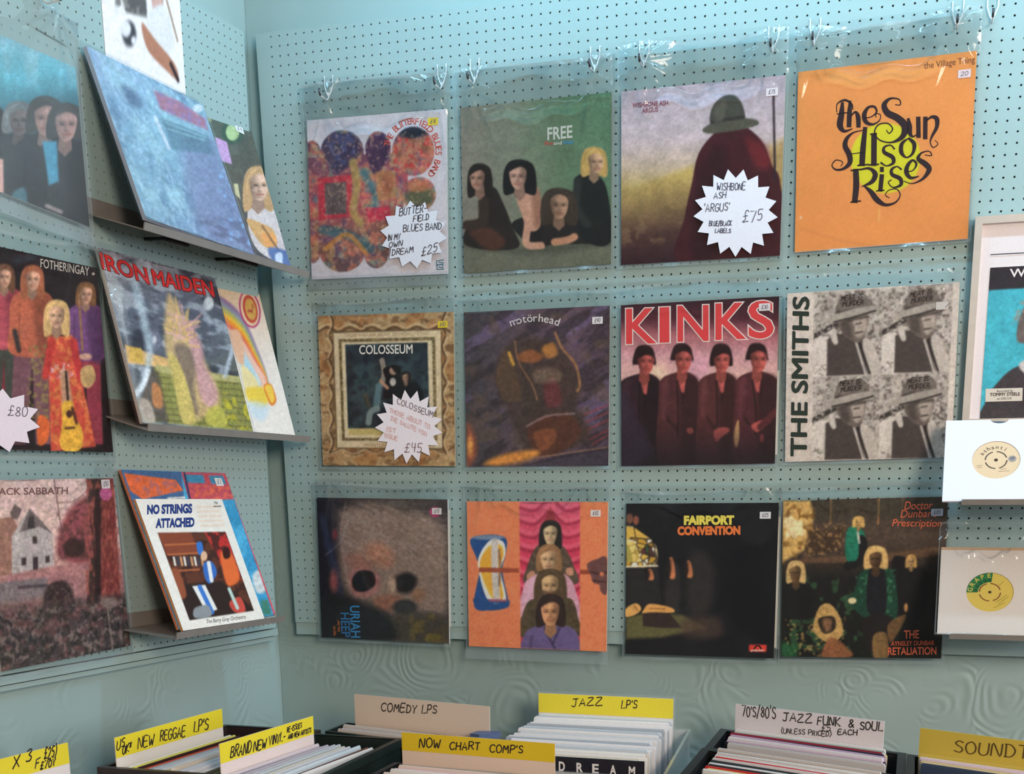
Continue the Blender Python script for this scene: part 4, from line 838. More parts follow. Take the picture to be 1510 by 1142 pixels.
def art_forest_band():
    s = Sheet([(57, 120), (1015, 100), (985, 1025), (40, 1010)], 0.315, N=NG)
    s.grad((500, 100), (510, 1020), [(0, (66, 56, 48)), (.25, (82, 66, 56)), (.4, (56, 46, 40)), (.5, (26, 26, 26)), (1, (20, 24, 22))])
    s.poly([(57, 120), (215, 118), (235, 220), (200, 340), (180, 400), (50, 470)], (196, 160, 96), soft=20); s.tint(30, (120, 84, 40), 3, .52, .62, .8, m=s.mask([(57, 120), (250, 118), (240, 300), (170, 470), (50, 480)], soft=20)); s.tint(50, (232, 214, 176), 4, .5, .62, .8, m=s.mask([(60, 190), (190, 180), (180, 330), (60, 340)], soft=30))
    s.poly([(200, 290), (420, 270), (400, 400), (180, 430)], (66, 48, 34), soft=20, a=.8); s.tint(14, (180, 140, 90), 5, .56, .62, .6, m=s.mask([(190, 260), (420, 250), (400, 420), (180, 440)], soft=20))
    s.poly([(180, 445), (600, 425), (980, 380), (980, 430), (600, 470), (120, 475)], (112, 82, 60), soft=14, a=.7)
    for x, c in ((335, (160, 120, 80)), (612, (170, 120, 70)), (750, (120, 90, 70)), (462, (90, 80, 70))): s.line([(x, 112), (x - 3, 250)], 11, c, soft=6, curve=False)
    s.poly([(240, 120), (1000, 110), (990, 200), (240, 240)], (58, 56, 46), soft=30, a=.5); s.tint(40, (60, 110, 70), 6, .58, .68, .6, m=s.mask([(120, 560), (700, 560), (600, 1020), (50, 1020)], soft=60)); s.tint(14, (190, 150, 90), 7, .6, .66, .7, m=s.mask([(60, 720), (420, 760), (420, 1010), (60, 1010)], soft=30))
    s.blob([(425, 300), (470, 265), (520, 290), (540, 370), (500, 460), (425, 455)], (30, 116, 92)); s.blob([(500, 320), (545, 350), (530, 470), (420, 520), (420, 470), (490, 450)], (24, 24, 26)); s.line([(490, 300), (500, 360)], 12, (206, 200, 190), soft=4)
    s.person(494, 245, 30, (210, 170, 110), (206, 166, 96), (30, 116, 92), .9, 1.2, .3, 0)
    s.blob([(690, 470), (760, 440), (830, 490), (900, 540), (870, 780), (730, 780)], (20, 20, 24)); s.person(802, 468, 34, (196, 160, 110), (176, 140, 84), (20, 20, 24), 1.0, 1.0, -.2, 0); s.ell(775, 730, 11, 26, (206, 150, 96), soft=4)
    s.blob([(500, 540), (560, 500), (660, 500), (710, 560), (718, 790), (560, 800), (440, 700), (480, 620)], (26, 66, 52)); s.tint(16, (70, 140, 100), 8, .55, .65, .7, m=s.mask([(470, 520), (715, 510), (715, 790), (640, 790), (520, 700)])); s.blob([(560, 500), (645, 500), (655, 760), (550, 750)], (24, 26, 34), soft=8)
    s.ell(460, 690, 24, 18, (226, 200, 160), soft=4)
    s.person(596, 452, 62, (96, 70, 50), (206, 170, 110), (26, 66, 52), .9, 1.15, -.1, 0, dark=.5, fringe=.55)
    s.blob([(520, 800), (700, 790), (690, 1010), (580, 1010)], (30, 26, 28), soft=14); s.blob([(585, 890), (660, 880), (670, 1020), (590, 1020)], (150, 116, 70), soft=8, a=.8); s.blob([(670, 830), (760, 770), (770, 800), (690, 930)], (150, 110, 66), soft=10, a=.7)
    s.person(130, 530, 58, (112, 86, 58), (196, 164, 110), (24, 26, 26), 1.0, 1.0, -.3, 4.4, dark=.4)
    s.blob([(232, 860), (260, 740), (300, 705), (345, 720), (395, 800), (400, 890), (320, 930)], (190, 154, 96)); s.blob([(265, 790), (350, 780), (360, 850), (300, 880), (268, 840)], (50, 40, 34), soft=8); s.blob([(285, 800), (335, 795), (335, 850), (305, 865)], (150, 108, 76), soft=14, a=.8)
    s.blob([(290, 960), (340, 900), (420, 950), (460, 1010), (290, 1020)], (150, 96, 62), soft=14, a=.9); s.blob([(50, 930), (120, 950), (130, 1010), (45, 1010)], (40, 110, 66), soft=30, a=.7)
    s.grain(12, .2, 9)
    s.surface(edge=(150, 130, 110))
    O = (226, 106, 74)
    s.text('Doctor', (760, 172), (925, 170), 44, O, .006, shear=.22); s.text("Dunbar's", (738, 218), (952, 214), 42, O, .006, shear=.22); s.text('Prescription', (690, 266), (980, 270), 40, O, .006, shear=.22)
    s.text('THE', (766, 908), (852, 906), 46, O, .016); s.text('AYNSLEY DUNBAR', (690, 950), (944, 946), 26, (206, 96, 66), .012); s.text('RETALIATION', (672, 1002), (956, 1000), 42, O, .01)
    return s

def art_three_faces():
    s = Sheet([(-357, -159), (365, 254), (442, 1126), (-256, 848)], 0.295, N=NG)
    s.grad((200, 100), (330, 1120), [(0, (140, 186, 202)), (.25, (104, 186, 204)), (.42, (60, 120, 136)), (.6, (50, 62, 72)), (1, (26, 28, 36))]); s.tint(160, (160, 200, 210), 3, .5, .68, .6, stretch=(.5, 2), m=np.clip((520 - s.Y) / 200, 0, 1))
    for k, (x, y, r, t) in enumerate([(-120, 430, 84, .3), (90, 600, 80, .2), (220, 590, 92, .2), (320, 620, 90, .3)]): s.person(x, y, r, (196, 156, 148) if k != 1 else (120, 104, 104), (70, 66, 66) if k != 1 else (120, 124, 128), (46, 44, 50), .75, 1.05, t, 6.5, dark=.75)
    s.poly([(208, 700), (280, 700), (290, 900), (240, 920)], (80, 160, 190), soft=12); s.grain(60, .08, 3)
    s.poly([(-30, 780), (15, 790), (18, 1000), (-30, 990)], (236, 190, 180), soft=10); s.blob([(60, 960), (120, 930), (130, 1010), (80, 1040)], (90, 140, 156), soft=16, a=.8); s.line([(230, 1020), (300, 1050)], 20, (190, 170, 168), soft=10, a=.8)
    s.surface(edge=(200, 200, 200)); return s

def art_costumes():
    s = Sheet([(-252, 22), (444, 176), (522, 1038), (-137, 1020)], 0.32, N=NG)
    s.fill((44, 34, 36)); s.grain(80, .15, 2)
    def fig(x, y, r, hair, top, legs, hl=1.3, foot=1000, w=1.0):
        s.poly([(x - 1.5 * r * w, y + 5.4 * r), (x + 1.4 * r * w, y + 5.4 * r), (x + 1.7 * r * w, foot), (x + .3 * r, foot), (x, y + 7 * r), (x - .5 * r, foot), (x - 1.9 * r * w, foot)], legs, soft=6)
        s.person(x, y, r, (216, 166, 140), hair, top, hl, 1.0, .2, 6.2, w)
    fig(-60, 260, 50, (90, 60, 40), (60, 90, 80), (130, 50, 60)); fig(10, 220, 52, (116, 80, 60), (186, 84, 96), (70, 74, 66)); fig(142, 230, 56, (166, 100, 72), (190, 104, 78), (124, 84, 92), 1.6)
    s.tint(12, (150, 130, 80), 5, .5, .6, .8, m=s.mask([(130, 540), (210, 530), (220, 900), (110, 900)])); fig(392, 300, 48, (130, 90, 60), (120, 76, 122), (150, 62, 74), 1.1)
    s.poly([(215, 500), (330, 490), (440, 1010), (230, 1035)], (206, 84, 66), soft=8); s.tint(20, (226, 140, 80), 6, .5, .62, .7, m=s.mask([(215, 500), (330, 490), (440, 1010), (230, 1035)])); s.poly([(270, 650), (310, 650), (360, 1020), (300, 1020)], (196, 150, 120), soft=12)
    s.tint(10, (230, 200, 206), 7, .54, .6, .8, m=s.mask([(220, 620), (350, 620), (360, 690), (220, 690)], soft=10)); s.line([(235, 520), (205, 680)], 36, (196, 66, 60), soft=10); s.line([(335, 520), (365, 680)], 36, (190, 62, 60), soft=10)
    s.person(256, 400, 62, (222, 176, 144), (220, 180, 120), (206, 84, 66), 1.5, 1.0, 0, 0, fringe=.3)
    s.line([(300, 660), (310, 800)], 12, (70, 50, 44)); s.blob([(282, 810), (330, 800), (345, 870), (378, 940), (370, 1020), (310, 1038), (272, 1000), (282, 900)], (232, 180, 70)); s.ell(316, 858, 15, 18, (80, 46, 36)); s.line([(298, 925), (340, 922)], 9, (70, 40, 36)); s.line([(330, 830), (350, 900)], 14, (96, 50, 40), soft=6)
    s.line([(360, 300), (378, 560)], 10, (150, 110, 80)); s.blob([(370, 650), (420, 630), (440, 690), (410, 735), (375, 720)], (196, 160, 110)); s.blob([(170, 870), (220, 890), (215, 980), (170, 1000)], (226, 110, 60)); s.ell(392, 590, 30, 16, (216, 170, 146), soft=5); s.line([(60, 470), (80, 560)], 22, (60, 50, 50), soft=8)
    s.grain(10, .1, 3)
    s.surface(edge=(190, 175, 160), tex=.14); s.text('FOTHERINGAY', (180, 172), (408, 212), 40, (206, 190, 176), 0); s.star((428, 203), 4, 9, 5, (206, 190, 176), lift=.0004); return s

def art_mill():
    s = Sheet([(-118, 66), (578, 53), (666, 909), (8, 1042)], 0.315, N=NG)
    s.grad((200, 60), (300, 1000), [(0, (214, 184, 178)), (.35, (222, 190, 180)), (.5, (190, 142, 134)), (.62, (134, 112, 112)), (.75, (96, 82, 84)), (1, (66, 58, 60))])
    s.blob([(290, 380), (340, 230), (430, 150), (480, 160), (480, 470), (320, 470)], (150, 82, 86), soft=30); s.tint(20, (100, 62, 62), 3, .5, .6, .8, m=s.mask([(290, 230), (480, 130), (480, 470), (300, 470)], soft=20)); s.ell(380, 410, 60, 50, (64, 46, 44), soft=20)
    s.poly([(-60, 350), (0, 260), (60, 250), (110, 330), (90, 540), (-60, 560)], (160, 118, 104), soft=6); s.poly([(50, 230), (75, 186), (112, 215), (90, 262), (60, 260)], (110, 94, 92), soft=5)
    s.poly([(60, 350), (150, 208), (268, 340), (275, 500), (60, 545)], (186, 174, 172), soft=4); s.poly([(100, 330), (150, 206), (272, 340), (200, 300)], (120, 106, 106), soft=6); s.poly([(145, 250), (172, 245), (178, 310), (140, 312)], (70, 62, 64), soft=4)
    for q in ([(165, 352), (188, 350), (190, 388), (168, 390)], [(110, 460), (134, 458), (134, 496), (110, 498)], [(168, 458), (194, 455), (194, 522), (168, 524)], [(232, 452), (254, 450), (254, 484), (232, 486)]): s.poly(q, (72, 60, 62), soft=3)
    s.poly([(-60, 575), (270, 505), (470, 480), (640, 440), (640, 640), (400, 700), (-40, 800)], (176, 124, 124), soft=16, a=.8); s.poly([(-30, 590), (240, 560), (240, 660), (-20, 720)], (136, 122, 124), soft=12); s.line([(100, 612), (240, 600)], 16, (86, 74, 80), soft=8); s.poly([(-20, 690), (250, 650), (260, 800), (0, 830)], (142, 112, 106), soft=30, a=.7)
    s.blob([(228, 640), (262, 590), (330, 580), (372, 640), (380, 790), (250, 800), (222, 710)], (54, 44, 46), soft=16); s.tint(14, (104, 84, 78), 14, .52, .62, .7, m=s.mask([(230, 600), (372, 590), (380, 790), (240, 800)], soft=12))
    s.poly([(440, 55), (530, 53), (530, 400), (520, 700), (440, 700), (470, 400)], (70, 50, 48), soft=8); s.poly([(525, 53), (580, 53), (620, 760), (500, 720)], (124, 60, 58), soft=10); s.tint(16, (166, 90, 80), 6, .5, .6, .8, m=s.mask([(430, 60), (600, 53), (620, 720), (440, 700)], soft=8), stretch=(.6, 2)); s.line([(498, 120), (500, 690)], 30, (50, 36, 38), soft=14)
    g = np.clip((s.Y - 700 + .12 * s.X) / 60, 0, 1); s.blend(g * .85, (78, 68, 68)); s.tint(22, (142, 124, 118), 8, .52, .62, .8, m=g); s.tint(14, (48, 44, 44), 9, .52, .6, .8, m=g); s.tint(40, (130, 86, 86), 10, .55, .66, .5, m=g); s.ell(560, 690, 46, 26, (136, 116, 110), soft=14); s.line([(545, 690), (575, 930)], 6, (150, 130, 124), soft=4)
    s.line([(275, 60), (320, 360)], 5, (110, 80, 80), soft=4); s.line([(440, 120), (380, 170), (300, 180)], 4, (110, 80, 80), soft=4); s.ell(540, 134, 32, 34, (190, 96, 140), soft=6); s.grain(12, .14, 4)
    s.surface(edge=(170, 150, 140), tex=.16); s.text('BLACK SABBATH', (-60, 140), (345, 134), 34, (126, 90, 88), .018); return s

def art_seascape():
    s = Sheet([(48, 69), (575, 331), (812, 1018), (320, 850)], 0.311, N=NG)
    s.grad((200, 150), (640, 980), [(0, (150, 178, 210)), (.35, (132, 174, 200)), (.7, (136, 176, 200)), (1, (126, 150, 196))]); s.tint(90, (104, 140, 176), 3, .48, .68, .7, stretch=(.6, 1.6), rot=-.3); s.tint(50, (166, 204, 216), 4, .5, .68, .6, stretch=(.5, 2.2), rot=-.5); s.tint(16, (176, 204, 226), 5, .56, .68, .5, stretch=(.6, 1.6), rot=-.4)
    s.blob([(480, 500), (610, 480), (720, 700), (810, 1010), (600, 940), (520, 760)], (134, 140, 182), soft=60, a=.8); s.tint(30, (110, 114, 146), 6, .5, .62, .7, m=s.mask([(540, 840), (760, 860), (800, 1010), (600, 960)], soft=30), stretch=(2, .5), rot=.4); s.tint(22, (140, 186, 236), 7, .56, .64, .8, m=s.mask([(640, 640), (780, 640), (812, 1018), (700, 980)], soft=30))
    s.poly([(390, 400), (600, 470), (625, 560), (440, 540)], (96, 134, 156), soft=14, a=.8); s.blob([(210, 250), (280, 290), (300, 350), (240, 330)], (84, 104, 140), soft=24, a=.7)
    s.poly([(355, 270), (470, 320), (590, 400), (600, 450), (480, 400), (385, 355)], (200, 100, 126), soft=14, a=.8); s.tint(14, (150, 120, 190), 8, .55, .62, .6, m=s.mask([(355, 270), (590, 390), (600, 450), (385, 355)]))
    for k in range(3): s.line([(400 + 10 * k, 390 + 28 * k), (590, 470 + 14 * k)], 7, (150, 196, 206), soft=6, a=.7, curve=False)
    s.poly([(352, 388), (366, 386), (432, 536), (420, 542)], (206, 212, 226), soft=5); s.ell(556, 352, 22, 18, (214, 220, 226), soft=6); s.grain(12, .08, 9)
    s.img = s.img * .74 + s.img.mean(-1, keepdims=True) * .26
    s.surface(0.008, edge=(196, 202, 218), tex=.08); return s

def art_guitar_woman():
    s = Sheet([(344, 214), (801, 450), (981, 1071), (547, 909)], 0.30, N=NG)
    s.fill((88, 92, 84)); s.grad((650, 380), (900, 1000), [(0, (88, 98, 90)), (.5, (98, 92, 84)), (1, (86, 84, 92))], .8); s.grain(60, .12, 3)
    s.ell(716, 456, 50, 56, (70, 92, 80), soft=8); s.ell(716, 456, 30, 38, (170, 190, 140), soft=6); s.ell(612, 385, 14, 24, (150, 150, 120), soft=6)
    s.poly([(636, 478), (690, 500), (714, 602), (660, 585)], (196, 156, 200), soft=4); s.poly([(720, 690), (740, 690), (752, 760), (730, 740)], (200, 190, 150), soft=5)
    s.blob([(790, 780), (840, 760), (900, 800), (940, 930), (960, 1050), (840, 1000), (790, 900)], (206, 192, 190)); s.person(832, 700, 74, (222, 180, 158), (190, 150, 110), (200, 190, 190), 1.5, .95, .3, 0, fringe=.35)
    s.blob([(780, 850), (850, 870), (900, 900), (915, 960), (870, 980), (820, 930)], (206, 160, 110)); s.blob([(845, 920), (900, 915), (918, 960), (880, 985)], (226, 160, 100)); s.line([(850, 880), (930, 1000)], 10, (150, 110, 80), soft=5); s.blob([(880, 980), (970, 1000), (978, 1070), (900, 1040)], (96, 116, 160), soft=12); s.blob([(910, 1010), (940, 1005), (940, 1060), (915, 1050)], (200, 210, 230), soft=8)
    s.surface(); return s

def art_brick_dusk():
    s = Sheet([(37, 64), (674, 229), (885, 1069), (284, 1015)], 0.315, N=NG)
    s.grad((300, 150), (560, 1040), [(0, (150, 150, 158)), (.2, (106, 112, 126)), (.45, (88, 94, 108)), (.62, (100, 104, 112)), (1, (120, 120, 90))]); s.tint(90, (52, 54, 66), 3, .5, .66, .8, stretch=(1.6, .8), rot=.3); s.tint(70, (176, 182, 192), 4, .54, .66, .8, stretch=(1.6, .7), rot=.3)
    s.blob([(60, 180), (150, 230), (200, 500), (250, 900), (200, 620)], (196, 200, 204), soft=40, a=.7); s.ell(642, 366, 27, 38, (206, 210, 214), soft=10); s.ell(345, 565, 40, 60, (120, 124, 140), soft=20); s.ell(345, 565, 14, 22, (206, 206, 214), soft=10)
    s.poly([(185, 590), (330, 640), (470, 680), (480, 730), (200, 690)], (222, 180, 120), soft=10); s.poly([(205, 600), (275, 610), (285, 690), (215, 680)], (214, 176, 90), soft=6)
    s.poly([(340, 715), (620, 760), (820, 780), (885, 1069), (420, 1020)], (150, 148, 84), soft=6); s.poly([(350, 700), (820, 765), (825, 800), (360, 740)], (186, 178, 120), soft=5)
    w = s.mask([(340, 715), (820, 790), (885, 1069), (420, 1020)])
    for k in range(9): s.line([(340, 765 + k * 33), (890, 810 + k * 33)], 5, (96, 92, 52), soft=4, a=.9, curve=False) if k < 8 else None
    for k in range(8):
        for j in range(8): x = 380 + j * 66 + (k % 2) * 33 + k * 6; y = 765 + k * 33 + (x - 340) * .082; s.line([(x, y), (x + 6, y + 33)], 4, (100, 96, 56), soft=4, a=.8, curve=False)
    # an abstract tall flame of pale straw and pink
    s.blob([(420, 320), (470, 380), (560, 520), (600, 640), (680, 800), (700, 930), (620, 980), (560, 1010), (500, 1000), (470, 840), (420, 680), (400, 520)], (206, 176, 128), soft=26, a=.95); s.blob([(500, 440), (600, 580), (620, 700), (690, 850), (660, 930), (600, 880), (560, 700)], (206, 160, 164), soft=24, a=.9)
    r = random.Random(6)
    for k in range(34):
        a = r.uniform(-2.9, .2); x, y = 470 + r.uniform(-20, 60), 500 + r.uniform(-70, 90); l = r.uniform(50, 130); s.line([(x, y), (x + l * math.cos(a), y + l * math.sin(a) * .9)], 10, (226, 190, 120) if k % 2 else (216, 170, 168), soft=7, a=.75, curve=False)
    s.blob([(455, 590), (530, 600), (570, 700), (560, 830), (585, 960), (545, 960), (520, 800), (470, 680)], (120, 104, 96), soft=24, a=.75); s.blob([(420, 640), (480, 690), (540, 860), (570, 1010), (500, 1010), (460, 850)], (210, 190, 110), soft=14, a=.9); s.blob([(640, 940), (710, 930), (740, 1035), (630, 1020)], (196, 186, 90), soft=12, a=.9)
    s.tint(30, (206, 190, 60), 8, .54, .64, .8, m=s.mask([(720, 850), (860, 880), (880, 1060), (740, 1040)], soft=20)); s.poly([(330, 720), (370, 740), (420, 1010), (300, 990), (270, 900)], (96, 84, 76), soft=16, a=.8); s.blob([(335, 800), (380, 830), (390, 930), (340, 920)], (206, 140, 90), soft=12, a=.9); s.blob([(260, 890), (320, 900), (350, 1010), (285, 1010)], (206, 190, 176), soft=14, a=.8)
    s.blob([(215, 240), (260, 250), (330, 560), (330, 700), (260, 880), (240, 860), (300, 640)], (190, 206, 216), soft=24, a=.75); s.line([(245, 860), (290, 800), (310, 730)], 26, (236, 240, 244), soft=14, a=.9); s.line([(775, 600), (730, 760)], 24, (206, 214, 226), soft=14, a=.8); s.grain(12, .12, 3)
    s.surface(0.008, edge=(205, 205, 200))
    for sft, c, lf, bd in ((0, (96, 30, 32), .0003, .05), (0, (214, 56, 56), .0006, .018)):
        s.text('IRON', (66, 178), (318, 262), 86, c, bd, lf, up=(-.22, -.97)); s.text('MAIDEN', (345, 262), (672, 330), 80, c, bd, lf, up=(-.2, -.97))
    return s

def art_rainbow():
    s = Sheet([(416, 179), (935, 316), (1130, 1083), (642, 1038)], 0.31, N=NG)
    s.grad((700, 250), (980, 1060), [(0, (226, 196, 158)), (.3, (232, 214, 196)), (.6, (232, 220, 212)), (1, (234, 224, 214))])
    ctr = (690, 640); cols = [(150, 118, 160), (140, 150, 170), (180, 180, 110), (236, 190, 70), (240, 150, 60), (226, 110, 90), (236, 190, 170)]
    for k, c in enumerate(cols): s.line([(600, 310 + 22 * k), (720, 340 + 24 * k), (830, 440 + 22 * k), (900, 590 + 16 * k), (955, 740 + 6 * k - 2), (975 - k * 3, 830)], 30, c, soft=14)
    s.blob([(735, 510), (790, 540), (860, 640), (930, 770), (940, 810), (860, 790), (820, 660)], (176, 210, 226), soft=20); s.blob([(770, 530), (820, 510), (850, 590), (850, 700), (810, 660)], (226, 180, 150), soft=12); s.blob([(840, 700), (910, 760), (930, 820), (860, 830)], (232, 214, 160), soft=14); s.blob([(860, 830), (960, 820), (1000, 860), (960, 930), (890, 910)], (232, 200, 80), soft=20); s.blob([(880, 900), (980, 920), (960, 1000), (900, 980)], (196, 214, 226), soft=30, a=.8)
    s.ell(884, 395, 56, 104, (186, 66, 120), rot=-.2); s.ell(884, 395, 48, 94, (232, 206, 170), rot=-.2); s.ell(886, 395, 38, 78, (200, 80, 70), rot=-.2); s.ell(888, 396, 28, 60, (214, 170, 90), rot=-.2); s.tint(12, (170, 60, 60), 4, .5, .58, .9, m=np.clip(1.1 - np.hypot((s.X - 888) / 26, (s.Y - 396) / 58), 0, 1))
    s.blob([(960, 810), (1000, 805), (1028, 890), (1000, 920), (975, 870)], (226, 130, 60), soft=6); s.blob([(966, 815), (1000, 812), (1018, 880), (1002, 905), (980, 860)], (240, 196, 80), soft=5)
    s.surface(edge=(220, 210, 200), tex=.05); return s

def art_comic_panels():
    s = Sheet([(440, 32), (820, 45), (1005, 562), (652, 615)], 0.315, N=NG)
    s.fill((62, 150, 196)); s.tint(40, (90, 180, 220), 3, .5, .65, .7); s.poly([(440, 32), (660, 40), (672, 140), (470, 150)], (74, 106, 150)); s.poly([(452, 45), (640, 70), (668, 108), (520, 140), (475, 110)], (226, 110, 70)); s.tint(12, (170, 110, 120), 4, .5, .58, .7, m=s.mask([(480, 60), (640, 75), (655, 110), (520, 130)]))
    s.poly([(660, 40), (822, 45), (850, 140), (690, 150)], (196, 86, 100)); s.poly([(672, 50), (740, 52), (748, 82), (684, 80)], (70, 140, 176)); s.poly([(760, 54), (812, 54), (824, 86), (770, 84)], (70, 140, 176)); s.tint(10, (226, 110, 80), 5, .5, .58, .8, m=s.mask([(690, 90), (840, 90), (850, 140), (700, 145)])); s.line([(672, 45), (692, 140)], 6, (40, 60, 100))
    s.line([(612, 138), (672, 134)], 7, (230, 226, 210)); s.blob([(920, 420), (950, 400), (970, 470), (935, 480)], (206, 214, 216), soft=10); s.poly([(948, 510), (975, 505), (990, 560), (960, 565)], (70, 130, 116), soft=5); s.poly([(820, 45), (832, 45), (1012, 562), (998, 563)], (206, 90, 104)); s.grain(14, .08, 3)
    s.surface(0.006, edge=(196, 120, 90)); return s

def art_puppets():
    s = Sheet([(484, 142), (808, 143), (961, 578), (656, 622)], 0.26, N=NG)
    s.fill((234, 230, 222)); p = [(565, 265), (820, 262), (922, 550), (680, 584)]; m = s.mask(p); old = s.img.copy()
    s.fill((96, 58, 46)); s.poly([(740, 262), (820, 262), (880, 440), (800, 380), (760, 300)], (190, 56, 54), soft=6); s.tint(20, (60, 40, 38), 3, .5, .6, .8); s.poly([(565, 265), (690, 262), (720, 340), (600, 350)], (140, 74, 54), soft=6, a=.9)
    for y in (310, 345, 405): s.line([(580 + (y - 265) * .3, y), (720, y - 6)], 6, (190, 110, 70), soft=4, curve=False)
    for k in range(9): s.poly([(620 + k * 13, 352), (628 + k * 13, 352), (634 + k * 13, 386), (626 + k * 13, 386)], [(220, 216, 206), (60, 66, 80), (200, 150, 110)][k % 3], soft=3)
    s.poly([(640, 455), (800, 440), (930, 550), (680, 590)], (50, 40, 38), soft=10); s.blob([(735, 380), (765, 370), (785, 410), (760, 450), (740, 430)], (60, 110, 190), soft=5); s.line([(755, 375), (765, 440)], 14, (232, 232, 232), soft=4); s.blob([(710, 305), (730, 300), (735, 340), (718, 345)], (60, 116, 196), soft=4); s.ell(738, 350, 12, 18, (222, 180, 150), soft=4)
    s.poly([(692, 460), (740, 455), (785, 545), (745, 560)], (232, 232, 228), soft=4); s.line([(720, 462), (765, 555)], 16, (66, 120, 200), soft=4, curve=False); s.blob([(700, 540), (750, 530), (760, 570), (700, 575)], (140, 146, 150), soft=6); s.blob([(800, 340), (840, 340), (870, 430), (830, 460), (810, 420)], (226, 110, 60), soft=8); s.blob([(808, 330), (830, 320), (836, 352), (815, 360)], (60, 34, 32), soft=4)
    s.blob([(830, 520), (870, 500), (890, 550), (850, 555)], (200, 80, 70), soft=5); s.line([(830, 470), (860, 540)], 12, (190, 214, 206), soft=5); s.blob([(610, 410), (640, 400), (670, 490), (640, 500)], (150, 84, 60), soft=8)
    s.img = old + (s.img - old) * m[..., None]
    for k in range(5): s.line([(715 + k * 4, 172 + k * 17), (790 + k * 6, 170 + k * 17)], 8, (232, 206, 186), soft=6, a=.8, curve=False)
    s.surface(0.006, edge=(196, 150, 110), tex=.04)
    B = (44, 66, 128)
    s.text('NO STRINGS', (528, 196), (694, 192), 30, B, .06, shear=.05); s.text('ATTACHED', (560, 246), (702, 242), 30, B, .06, shear=.05); s.text('The Barry Gray Orchestra', (742, 596), (890, 578), 14, (70, 70, 76), .0)
    s.text('TV', (778, 162), (792, 162), 9, (50, 60, 70), .03); s.text('records', (776, 172), (804, 172), 7, (50, 60, 70), .02); return s

def art_poster():
    s = Sheet([(402, -120), (682, -128), (688, 354), (412, 212)], 0.22, 0.30, N=130)
    s.fill((236, 226, 224)); s.poly([(430, -40), (530, -50), (535, 140), (470, 130), (440, 60)], (130, 124, 120), soft=8); s.tint(18, (80, 76, 76), 3, .5, .6, .7, m=s.mask([(430, -40), (530, -50), (535, 140), (440, 120)])); s.ell(475, 172, 20, 26, (70, 68, 74), soft=8); s.ell(466, 162, 14, 16, (222, 216, 218), soft=6); s.ell(486, 186, 7, 8, (222, 216, 218), soft=5)
    s.line([(605, 60), (660, 200)], 8, (160, 130, 110), soft=4); s.blob([(530, -20), (600, -40), (612, 30), (590, 130), (560, 110)], (96, 74, 84), soft=8); s.blob([(560, 60), (600, 60), (590, 150), (560, 140)], (206, 160, 150), soft=8); s.blob([(540, 130), (610, 110), (640, 210), (590, 230), (540, 190)], (222, 214, 212), soft=8); s.blob([(515, 150), (560, 190), (640, 260), (652, 305), (600, 270), (530, 210)], (176, 120, 96), soft=6); s.line([(620, 255), (652, 305)], 12, (60, 44, 46), soft=4)
    s.surface(0.0008, edge=(236, 232, 230), tex=.05); return s

